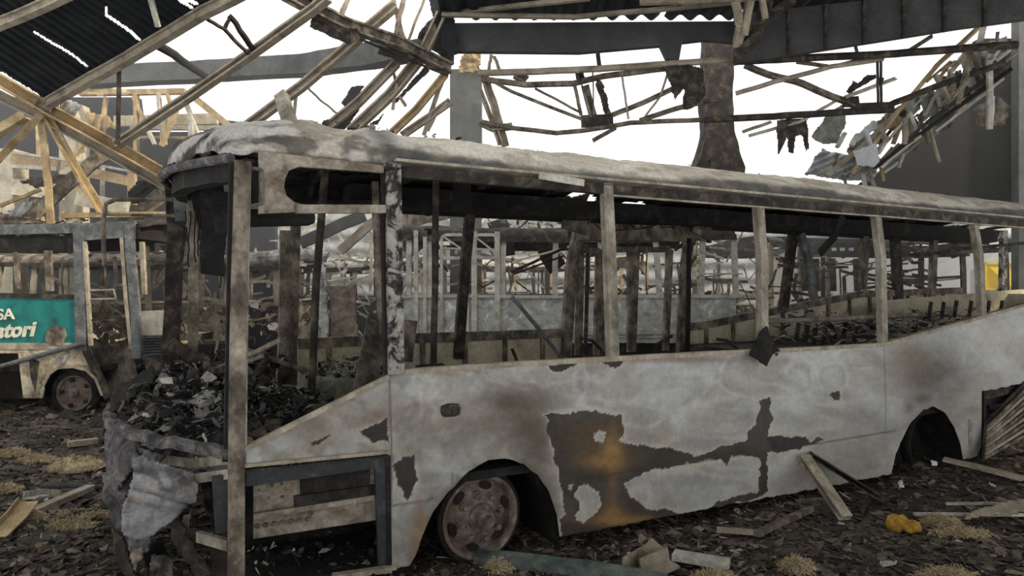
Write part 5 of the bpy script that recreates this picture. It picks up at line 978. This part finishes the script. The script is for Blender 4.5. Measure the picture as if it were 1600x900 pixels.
bl(MB().prism([B3(388, 478, -.05), B3(436, 478, -.05), B3(436, 542, -.05), B3(388, 542, -.05)], (0, .05, 0)), 'dark_panel', M_wallB)
wreck('wreck in the third row, seen between the middle posts', 640, 1010, 17.5, 2.5, 1.5, 2.75, M_fascia, M_tan, (.0, .1, .2, .3, .45, .6, .75, .9, 1.0), 13, roof_keep=.12, sag=.15, mroof=M_pale)
r, Ln, bl = wreck('grey wreck at the right with white plates for lit openings under its roof', 1205, 1352, 14.2, 5.5, 1.35, 3.05, M_fascia, M_tangrey, (.0, .3, .6, 1.0), 17, roof_keep=.3, mroof=M_fascia)
def B7(px, py, v=0.0): return Vector((P(px, 0, 14.2+v).x-P(1205, 0, 14.2).x, v, P(0, py, 14.2+v).z))
bl(MB().prism([B7(1250, 372, -.03), B7(1350, 374, -.03), B7(1350, 402, -.03), B7(1250, 402, -.03)], (0, .03, 0)), 'header_panel', M_fascia)
for x in (1300, 1313, 1327): bl(MB().prism([B7(x, 387, -.05), B7(x+7, 387, -.05), B7(x+7, 392, -.05), B7(x, 392, -.05)], (0, .02, 0)), 'opening', M_white)  # white plates stand in for daylight seen through the openings
for x in (1255, 1275, 1300, 1338): bl(MB().sweep([B7(x, 404, -.02), B7(x+2, 455, -.02)], rect(.12, .06), (0, 1, 0), 3, .01), 'door_post', M_dark)
wreck('low wreck under the dark gable behind the rear of the bus', 1372, 1640, 13.6, 2.4, 1.55, 2.9, M_dark, M_dark, (.0, .25, .5, .75, 1.0), 19, roof_keep=.1, mroof=M_dark)
wreck('wreck farther left between the teal bus and the truss posts', -60, 215, 13.4, 2.4, 1.5, 2.6, M_rustdark, M_tangrey, (.0, .2, .4, .6, .8, 1.0), 23, roof_keep=.1, mroof=M_rustdark)
def lump(name, poly, m, label, cat, **k): return tag(sheet_px(poly, 2.5, **k).build(name, m, thick=.05, smooth=True), label, cat)
lump('body_panel', [(489, 412, 10.6), (508, 412, 10.6), (512, 440, 10.6), (514, 530, 10.5), (488, 530, 10.5)], M_ash, 'upright ash white body panel left of the brown one, through the driver window', 'panel', crum=.03, rag=2)
lump('body_panel', [(514, 446, 10.7), (558, 444, 10.7), (560, 530, 10.6), (515, 530, 10.6)], M_rim, 'upright brown scorched body panel beside the white one, through the driver window', 'panel', crum=.03, rag=2)
loose('gutter_pipe', [(388, 404, 12), (430, 400, 12), (500, 398, 12.2), (512, 402, 12.2)], circ(.11, 10), M_ash, 'thick ash covered pipe lying over the wrecks, left of the driver window post', 'pipe', wob=.02)
loose('fallen_beam', [(470, 380, 13), (540, 348, 13), (570, 336, 13)], rect(.1, .22), M_fascia, 'broad grey beam sloping up right behind the driver window')
loose('fallen_beam', [(532, 392, 12.5), (566, 362, 12.5), (592, 340, 12.5)], rect(.1, .16), M_tangrey, 'grey tan beam sloping up right beside the driver window post')
loose('fallen_beam', [(620, 360, 13), (650, 396, 13)], rect(.1, .3), M_rustdark, 'short brown beam sloping down right past the black and white post')
loose('fallen_beam', [(600, 352, 14), (640, 340, 14), (700, 326, 14)], rect(.1, .4), M_rustdark, 'brown debris ridge behind the black and white post', wob=.08)
loose('upright_panel', [(776, 344, 12), (786, 372, 12), (790, 400, 12)], rect(.35, .05), M_fascia, 'leaning dark grey panel behind the pale window frame', 'panel', up=(0, 1, 0))
loose('upright_panel', [(850, 372, 12.5), (858, 400, 12.5), (872, 420, 12.5)], rect(.35, .05), M_dark, 'dark leaning panel left of the middle door', 'panel', up=(0, 1, 0))
# right background: notice, cabinet
pn = thing('notice_board', 'yellow framed notice on the pale wall at the far right', 'sign', P(1552, 470, 17.05))
MB().prism([P(1540, 412, 17.05), P(1584, 412, 17.05), P(1584, 452, 16.9), P(1540, 452, 17.05)], (0, .05, 0)).build('board', M_yellow, pn)
MB().prism([P(1548, 424, 17.03), P(1556, 424, 17.03), P(1556, 434, 17.03), P(1548, 434, 17.03)], (0, .02, 0)).build('print', M_red, pn)
MB().sweep([P(1540, 412, 17.02), P(1584, 412, 17.02), P(1584, 452, 17.02), P(1540, 452, 17.02), P(1540, 412, 17.02)], rect(.05, .04), (0, 1, 0)).build('frame', M_yellow, pn)
cb = MB(); c0 = P(1464, 460, 16.5); cb.box((c0.x, 16.5, .85), (.46, .5, 1.7)); o = cb.build('cabinet', M_dark, bevel=.02); tag(o, 'dark cabinet standing against the pale wall at the far right', 'cabinet')
cb = MB(); cb.box((0, 0, 0), (.02, .02, .2)); 
# ------------------------------------------------------------------ debris
def flake(mb, cols, c, s, col, flat=.5, th=.12):
    n = RND.choice((4, 5, 5, 6)); a0 = RND.uniform(0, 6.28); el_ = RND.choice((RND.uniform(.12, .4), RND.uniform(.4, .95)))
    R = Matrix.Rotation(RND.uniform(0, 6.28), 3, 'Z') @ Matrix.Rotation(RND.gauss(0, flat), 3, 'X') @ Matrix.Rotation(RND.gauss(0, flat), 3, 'Y')
    pts = []
    for k in range(n):
        a = a0+2*math.pi*(k+RND.uniform(-.3, .3))/n; r = s*RND.uniform(.6, 1.1); pts.append(Vector((r*math.cos(a), r*math.sin(a)*el_, s*RND.uniform(-.06, .06))))
    t = max(.004, s*th); o = len(mb.v)
    mb.prism([Vector(c)+R @ p for p in pts], R @ Vector((0, 0, t))); cols.extend([col]*(len(mb.v)-o))
CH = [(52, 48, 45), (72, 66, 60), (92, 84, 76), (108, 98, 87), (60, 58, 57), (40, 38, 36), (126, 115, 101), (84, 73, 60)]
def heap(name, label, cat, n, sampler, smin, smax, cols=CH, flat=.5, light=.012, th=.12):
    mb = MB(); cc = []
    for k in range(n):
        p = sampler(); s = smin+(smax-smin)*RND.random()**2.2; c = RND.choice(cols) if RND.random() > light else (170, 166, 156)
        flake(mb, cc, p, s, lin(c), flat, th)
    mb.c = np.array(cc); return tag(mb.build(name, M_chip), label, cat, kind='stuff')
def gs(x0, x1, y0, y1):
    def f():
        y = y0*(y1/y0)**RND.random(); a = RND.uniform(x0, x1); x = (a-800)/F*y; return (x, y, ground(x, y)+.01)
    return f
heap('ground_flakes', 'burnt flakes strewn over the ground in front of the bus', 'flakes', 13000, gs(520, 1640, 4.2, 8.5), .006, .075, flat=.28, th=.07)
heap('ground_flakes', 'burnt flakes strewn over the ground left of the bus', 'flakes', 6500, gs(-40, 330, 4.2, 10.5), .006, .075, flat=.35, th=.07)
heap('ground_flakes', 'burnt flakes on the ground between the wrecks', 'flakes', 1500, gs(0, 1600, 9, 14), .03, .2)
def mound(x, y, r, h):
    def f():
        a = RND.uniform(0, 6.28); q = r*math.sqrt(RND.random()); return (x+q*math.cos(a), y+q*math.sin(a)*.7, ground(x, y)+h*(1-(q/r)**2)*RND.random())
    return f

def GP(px, py, h=.03):
    d = (HC-h)*F/(py-450); return Vector(((px-800)/F*d, d, h+.5*ground((px-800)/F*d, d)))
def heap_bus(name, label, n, sampler, smin, smax, cols, flat=.7, light=.05, th=.1):
    def f(): return toworld(sampler())
    return heap(name, label, 'debris', n, f, smin, smax, cols, flat, light, th)
ASH = [(64, 62, 60), (104, 102, 100), (150, 148, 144), (34, 33, 33), (44, 43, 44), (122, 114, 102), (26, 26, 27)]
DKC = [(120, 118, 114), (84, 80, 76), (26, 26, 27), (36, 35, 36), (48, 46, 46), (64, 62, 60), (20, 20, 21), (92, 90, 88)]
def dash():
    t = RND.uniform(-.8, .8); w = RND.random(); v = BW/2+t*BW/2; u = nose_u(t, .62)+w*(.95); return (u, v, .90+.22*math.sin(w*2.6)*(1-.4*abs(t))+.18*RND.random()**2+.12*max(0, t))
heap_bus('dashboard_debris', 'charred black debris heaped over the melted dashboard behind the windscreen base', 4200, dash, .01, .075, DKC, light=.03, th=.06)
heap_bus('ash_pile', 'pale ash and curled paper pile on the dashboard beside the front post', 800, lambda: (lambda p: (p.x+RND.gauss(0, .16), p.y+RND.gauss(0, .22), p.z-.06+RND.uniform(-.12, .06)))(L(320, 640, 1.0)), .02, .10, [(150, 148, 144), (190, 188, 184), (120, 116, 110), (84, 82, 80), (176, 164, 146)], .9, .2)
heap_bus('ash_pile', 'ash and burnt paper on the floor behind the quarter panel', 500, lambda: (RND.uniform(-1.3, .0), RND.uniform(.3, 2.0), .64+RND.random()**2*.22), .02, .09, ASH, .8, .12)
heap_bus('ash_pile', 'grey ash heaped on the engine cover beside the driver window post', 320, lambda: (lambda q: ((bx[0].x+bx[1].x)/2+q[0]*.38, 2.05+q[1]*.36, 1.08+.20*(1-max(abs(q[0]), abs(q[1])))*RND.random()))((RND.uniform(-1, 1), RND.uniform(-1, 1))), .015, .07, ASH, .8, .1)
heap_bus('ash_pile', 'ash and torn pale sheets heaped on the raised floor at the rear', 1100, lambda: (lambda a, b: (7.4+a*2.0, 1.95+b*.55, 1.14+.40*(1-abs(b)**2)*RND.random()))(RND.uniform(-1, 1), RND.uniform(-1, 1)), .02, .13, [(64, 62, 60), (130, 128, 124), (186, 184, 180), (160, 152, 140), (90, 86, 82)], .4, .2)
heap_bus('ash_pile', 'ash and scraps along the middle floor of the bus', 260, lambda: (RND.uniform(.6, 4.3), RND.uniform(.3, 2.6), .64+.15*RND.random()**2), .02, .10, ASH, .6, .08)
heap_bus('step_debris', 'dark scraps lying in the open step hatch', 300, lambda: (RND.uniform(-1.45, -.7), RND.uniform(.05, .7), .06+.12*RND.random()**2), .012, .05, DKC[2:], .7, .05)
heap_bus('roof_debris', 'burnt scraps lying along the top of the bus roof', 320, lambda: (lambda u, v: (u, v, ZH0+.02+.31*roofz((v-BW/2)/(BW/2))+.03))(RND.choice([RND.uniform(-1.2, 11), RND.uniform(-1.3, .2)]), RND.uniform(.35, 2.2)), .012, .05, [(60, 56, 52), (100, 92, 82), (150, 142, 128), (40, 38, 36)], .5, .1)
for k, (lab, x0, x1, d, z, n) in enumerate((('grey rubble on the roof of the pale blue grey wreck', 760, 1000, 12.2, 2.95, 500), ('scraps and torn sheets on the wreck roofs behind the driver window', 400, 660, 15.8, 2.5, 400), ('tan rubble on top of the cream wreck', 210, 400, 13.5, 2.45, 260), ('tan rubble and splinters over the teal bus', 0, 260, 11.5, 2.9, 320), ('pale scraps heaped between the rear wrecks', 620, 1160, 15, 1.3, 900), ('dark scraps between the wrecks at the right', 1180, 1600, 13, 1.2, 500), ('scraps heaped in the wrecks behind the open windscreen', 60, 560, 12, 1.0, 700))):
    heap('rubble', lab, 'rubble', n, lambda: (P(RND.uniform(x0, x1), 0, d).x, d+RND.uniform(-.7, .9), z-.15+.30*RND.random()**2+(.5*RND.random() if z < 2 else 0)), .02, .15, [(150, 145, 135), (186, 180, 168), (110, 104, 94), (70, 66, 62), (204, 200, 190)] if k in (0, 1, 4) else [(150, 132, 104), (110, 96, 78), (70, 62, 54), (176, 160, 130), (60, 56, 52)], .8, .1, .06)
# thin bent scrap seen through the windows
for lab, x0, x1, y0, y1, d, n, m in (('tangle of thin pale bars behind the driver window', 400, 640, 360, 500, 14.5, 70, M_pale), ('tangle of thin pale bars behind the middle windows', 640, 900, 370, 520, 14.2, 80, M_pale), ('tangle of dark bent tubes behind the middle door', 880, 1180, 370, 500, 14.0, 80, M_rustdark), ('tangle of dark bars under the grey wreck at the right', 1190, 1480, 400, 480, 13.2, 60, M_dark), ('tangle of tan bars behind the open windscreen', 60, 400, 395, 500, 12.3, 60, M_tangrey)):
    mb = MB()
    for k in range(n):
        x, y = RND.uniform(x0, x1), RND.uniform(y0, y1); a = RND.choice([0, math.pi/2, RND.uniform(-1.4, 1.4), RND.uniform(-.3, .3)]); l = RND.uniform(25, 75)*RND.choice([.6, 1, 1.3]); dd = d+RND.uniform(-.5, .5)
        mb.sweep([P(x, y, dd), P(x+.5*l*math.cos(a)+RND.uniform(-5, 5), min(y+.5*l*math.sin(a), 560)+RND.uniform(-5, 5), dd), P(x+l*math.cos(a), min(y+l*math.sin(a), 560), dd+RND.uniform(-.3, .3))], rect(RND.uniform(.02, .07), .03), (0, 1, 0), 3, .03)
    tag(mb.build('scrap_tangle', m), lab, 'scrap', kind='stuff')

# ---- single pieces on the ground
def plank(name, pts, w, t, m, lab, cat='plank', prof=None, up=(0, 0, 1), wob=.006, h=.035):
    q = [GP(p[0], p[1], p[2] if len(p) > 2 else h) for p in pts]
    return tag(MB().sweep(q, prof or rect(w, t), up, 4, wob).build(name, m), lab, cat)
plank('plank', [(746, 868), (830, 878), (930, 889), (1040, 905)], .16, .05, M_tealplank, 'worn teal grey plank lying in front of the front wheel')
plank('angle_strip', [(985, 886), (1012, 868), (1028, 850, .12)], .12, .1, M_tangrey, 'bent tan angle strip standing up right of the teal plank', 'strip', prof=ell(.12, .12, .015))
plank('angle_strip', [(1008, 886), (1052, 866, .08)], .1, .1, M_tangrey, 'short tan angle strip beside the pale grey plank', 'strip', prof=ell(.12, .10, .015))
plank('plank', [(1052, 862), (1140, 876)], .12, .04, M_pale, 'pale grey plank right of the bent angle strips')
plank('plank', [(1120, 824), (1190, 830)], .05, .03, M_tangrey, 'thin grey batten lying under the skirt of the bus')
plank('plank', [(1182, 832), (1225, 812), (1268, 792)], .05, .04, M_rustdark, 'thin brown stick lying left of the leaning channel')
t_ = L(1256, 714, -.05); b_ = Vector(GP(1322, 806, .03)); tag(MB().sweep([toworld(t_), b_], chan(.10, .06, .012), (0, 0, 1), 3, .002).build('steel_channel', M_rail), 'pale tan steel channel leaning against the bus side', 'channel')
t_ = L(1266, 710, -.03); b_ = Vector(GP(1378, 776, .03)); tag(MB().sweep([toworld(t_), b_], chan(.13, .05, .012), (0, 0, 1), 3, .002).build('steel_channel', M_dark), 'dark rusted steel channel leaning against the bus side', 'channel')
plank('rod', [(1428, 800), (1600, 804)], .03, .02, M_pale, 'thin pale rod lying at the lower right', 'rod'); plank('rod', [(1478, 784), (1560, 786)], .02, .02, M_pale, 'shorter thin pale rod lying behind the longer one', 'rod')
plank('plank', [(1474, 716, .12), (1530, 730, .08), (1600, 748, .05)], .14, .025, M_tangrey, 'tan curved board lying beside the rear wheel')
tag(sheet_px([(1498, 818, 5.25), (1512, 800, 5.35), (1560, 786, 5.5), (1610, 776, 5.6), (1612, 800, 5.4), (1550, 806, 5.35), (1516, 812, 5.3)], 2.5, .05, 5, 61, 3).build('sheet_scrap', M_tangrey, thick=.012, smooth=True), 'bent tan sheet lying at the right edge', 'sheet')
tag(sheet_px([(1545, 754, 6.3), (1575, 764, 6.2), (1612, 762, 6.2), (1590, 772, 6.1), (1560, 770, 6.15)], 2.2, .03, 5, 62, 2).build('sheet_scrap', M_white, thick=.01, smooth=True), 'bright white scrap at the right edge below the tan board', 'sheet')
tag(sheet_px([(1454, 719, 6.55), (1464, 720, 6.55), (1465, 728, 6.5), (1456, 728, 6.5)], 1.5, .01, 5, 63, 1).build('paper_scrap', M_white, thick=.006), 'small white paper scrap below the rear wheel', 'paper')
for (poly, m, lab) in (([(24, 856, 4.85), (40, 838, 5.0), (75, 830, 5.05), (106, 836, 5.0), (100, 856, 4.85), (64, 864, 4.8)], M_fascia, 'smooth grey sheet scrap at the lower left'), ([(30, 690, 7.9), (90, 688, 8.0), (92, 694, 7.9), (40, 696, 7.8)], M_dark, 'dark flat sheet behind the wool at the left'), ([(0, 738, 6.75), (36, 740, 6.75), (36, 746, 6.6), (0, 744, 6.6)], M_dark, 'dark flat board end at the left edge'), ([(1240, 780, 5.9), (1290, 775, 6.0), (1300, 790, 5.8), (1262, 800, 5.7)], M_rustdark, 'brown scrap left of the leaning channel foot'), ([(1340, 780, 5.9), (1360, 782, 5.85), (1350, 806, 5.5), (1342, 800, 5.6)], M_dark, 'small dark scrap between the two channels'), ([(1400, 752, 6.4), (1410, 748, 6.5), (1414, 762, 6.2), (1406, 764, 6.2)], M_white, 'little white curl below the rear wheel arch')):
    tag(sheet_px(poly, 2.2, .03, 5, len(lab), 3).build('sheet_scrap', m, thick=.015, smooth=True), lab, 'sheet')
plank('angle_strip', [(-6, 834), (26, 804, .10), (44, 780, .16)], .12, .1, M_tan, 'bent cream strip rising from the lower left edge', 'strip', prof=ell(.14, .06, .012)); plank('angle_strip', [(46, 774, .14), (70, 768, .1), (100, 770)], .10, .1, M_pale, 'short pale strip at the top of the bent cream one', 'strip', prof=ell(.10, .06, .012))
plank('plank', [(40, 804), (90, 782), (142, 760)], .09, .05, M_tangrey, 'weathered tan batten lying left of the bus nose'); plank('pipe', [(64, 758), (110, 757), (162, 760)], .1, .1, M_fascia, 'thin grey pipe pointing at the bus nose', 'pipe', prof=circ(.025, 8)); plank('plank', [(110, 804), (152, 800)], .08, .05, M_dark, 'short dark batten left of the bus nose'); plank('plank', [(106, 692), (152, 686)], .10, .06, M_tangrey, 'short tan plank behind the wool heaps at the left')
def wool(px, py, rx, ry, h, m, lab, n=800, name='wool_clump'):
    c = GP(px, py, .02); sx = rx*c.y/F; sy = ry*1.6*c.y/F; mb = MB()
    mb.grid(lambda a, b: Vector((c.x+sx*.9*math.cos(2*math.pi*a)*math.sin(b*1.57), c.y+sy*.9*math.sin(2*math.pi*a)*math.sin(b*1.57), c.z-.03+h*math.cos(b*1.57)*(1+1.2*n1(math.cos(6.283*a)*3+px, math.sin(6.283*a)*3, b*4)))), 28, 10)
    for k in range(n):
        a = RND.uniform(0, 6.28); q = math.sqrt(RND.random()); p = Vector((c.x+sx*q*math.cos(a), c.y+sy*q*math.sin(a), c.z-.02+h*(1-q*q)*RND.uniform(.5, 1.15)))
        d = Vector((RND.gauss(0, 1), RND.gauss(0, 1), RND.gauss(.1, .45))).normalized()*RND.uniform(.02, .06)
        mb.sweep([p, p+d*.5+Vector((0, 0, RND.uniform(0, .015))), p+d], circ(RND.uniform(.0015, .004), 3), (0, 0, 1))
    return tag(mb.build(name, m), lab, 'wool', kind='stuff')
for a in ((120, 726, 46, 22, .10, M_wool, 'large tan mineral wool heap left of the bus nose'), (58, 716, 30, 10, .06, M_wool, 'flat tan wool patch behind the large heap'), (20, 705, 22, 10, .06, M_wool, 'wool tuft at the left edge'), (130, 806, 44, 10, .05, M_wool, 'tan wool patch beside the short dark batten'), (110, 822, 34, 10, .05, M_wool, 'low tan wool patch in front of the nose'), (10, 762, 22, 8, .05, M_wool, 'yellowish wool at the left edge above the cream strip'), (50, 808, 20, 8, .05, M_wool, 'yellowish wool under the tan batten'), (1500, 830, 46, 8, .04, M_wool, 'tan wool patch at the lower right below the bent sheet'), (1470, 812, 30, 10, .05, M_wool, 'grey tan wool tuft right of the yellow foam'), (1245, 880, 24, 12, .05, M_wool, 'pale wool tuft at the bottom edge below the leaning channels'), (1480, 892, 46, 8, .04, M_wool, 'tan wool patch at the bottom right edge'), (780, 884, 22, 14, .05, M_wool, 'wool tuft in front of the front wheel'), (1115, 894, 34, 8, .04, M_wool, 'yellowish wool patch at the bottom edge under the pale grey plank')):
    wool(*a)
def lumpobj(px, py, r, m, name, lab, cat):
    c = GP(px, py, r*.5); mb = MB()
    mb.grid(lambda a, b: c+Vector((math.cos(6.283*a)*math.sin(math.pi*b), .8*math.sin(6.283*a)*math.sin(math.pi*b), .7*math.cos(math.pi*b)))*r*(1+.8*n1(math.cos(6.283*a)*2+px, math.sin(6.283*a)*2, b*4)), 24, 14)
    return tag(mb.build(name, m, smooth=True), lab, cat)
lumpobj(1402, 814, .09, M_foam, 'foam_lump', 'yellow foam lump on the ground at the lower right', 'foam'); lumpobj(1424, 820, .07, M_foam, 'foam_lump', 'smaller yellow foam lump right of the bigger one', 'foam')
lumpobj(490, 876, .05, M_ash, 'ash_lump', 'pale ash lump under the step hatch', 'lump'); lumpobj(500, 880, .06, M_ash, 'ash_lump', 'larger pale ash lump under the step hatch', 'lump'); lumpobj(476, 872, .04, M_ash, 'ash_lump', 'small round ash lump under the step hatch', 'lump')
plank('plank', [(520, 897), (612, 888)], .06, .03, M_pale, 'pale strip lying along the foot of the step hatch')

# haze volume added behind the bus to lift the background like veiling glare
mb = MB(); mb.box((1, 15.0, 4.6), (36, 10.6, 9.6)); hz = mb.build('glare_haze', M_char)
hm = bpy.data.materials.new('glare_haze'); hm.use_nodes = True; hn_ = hm.node_tree; hn_.nodes.clear()
vo = hn_.nodes.new('ShaderNodeVolumeScatter'); vo.inputs['Density'].default_value = 0.015; vo.inputs['Anisotropy'].default_value = 0.35; vo.inputs['Color'].default_value = (1, .99, .97, 1)
oo = hn_.nodes.new('ShaderNodeOutputMaterial'); hn_.links.new(vo.outputs[0], oo.inputs['Volume'])
hz.data.materials.clear(); hz.data.materials.append(hm)
tag(hz, 'thin haze volume added behind the bus for veiling glare', 'haze', kind='stuff')

# repeats of one kind share a group
GROUPS = {'rafter': 'fallen rafters', 'brace': 'thin roof braces', 'hanging_sheet': 'torn sheets hanging from the roof', 'sheet_scrap': 'sheet scraps', 'plank': 'planks on the ground', 'wool_clump': 'mineral wool tufts', 'burnt_bus': 'burnt out buses', 'fallen_beam': 'fallen beams among the wrecks', 'fallen_rafter': 'charred rafters on the left', 'fallen_batten': 'tan battens on the left', 'broken_timber': 'broken timbers at the ragged column', 'leaning_post': 'leaning posts beside the smooth column', 'angle_strip': 'bent angle strips', 'ash_pile': 'ash piles inside the bus', 'rubble': 'rubble on and between the wrecks', 'scrap_tangle': 'tangles of scrap bars', 'ground_flakes': 'flakes on the ground', 'column': 'shed columns', 'pillar': 'cream pillars', 'purlin': 'purlins under the black roof', 'foam_lump': 'yellow foam lumps', 'ash_lump': 'ash lumps', 'steel_channel': 'channels leaning on the bus', 'rod': 'pale rods', 'bent_bar': 'bent bars', 'upright_panel': 'dark leaning panels', 'body_panel': 'upright body panels', 'roof_fascia': 'roof fascias', 'sagging_truss': 'sagging trusses'}
for o in list(COL.objects):
    b = o.name.split('.')[0]
    if o.parent is None and 'label' in o.keys() and 'group' not in o.keys() and o.get('kind') != 'structure' and b in GROUPS: o['group'] = GROUPS[b]
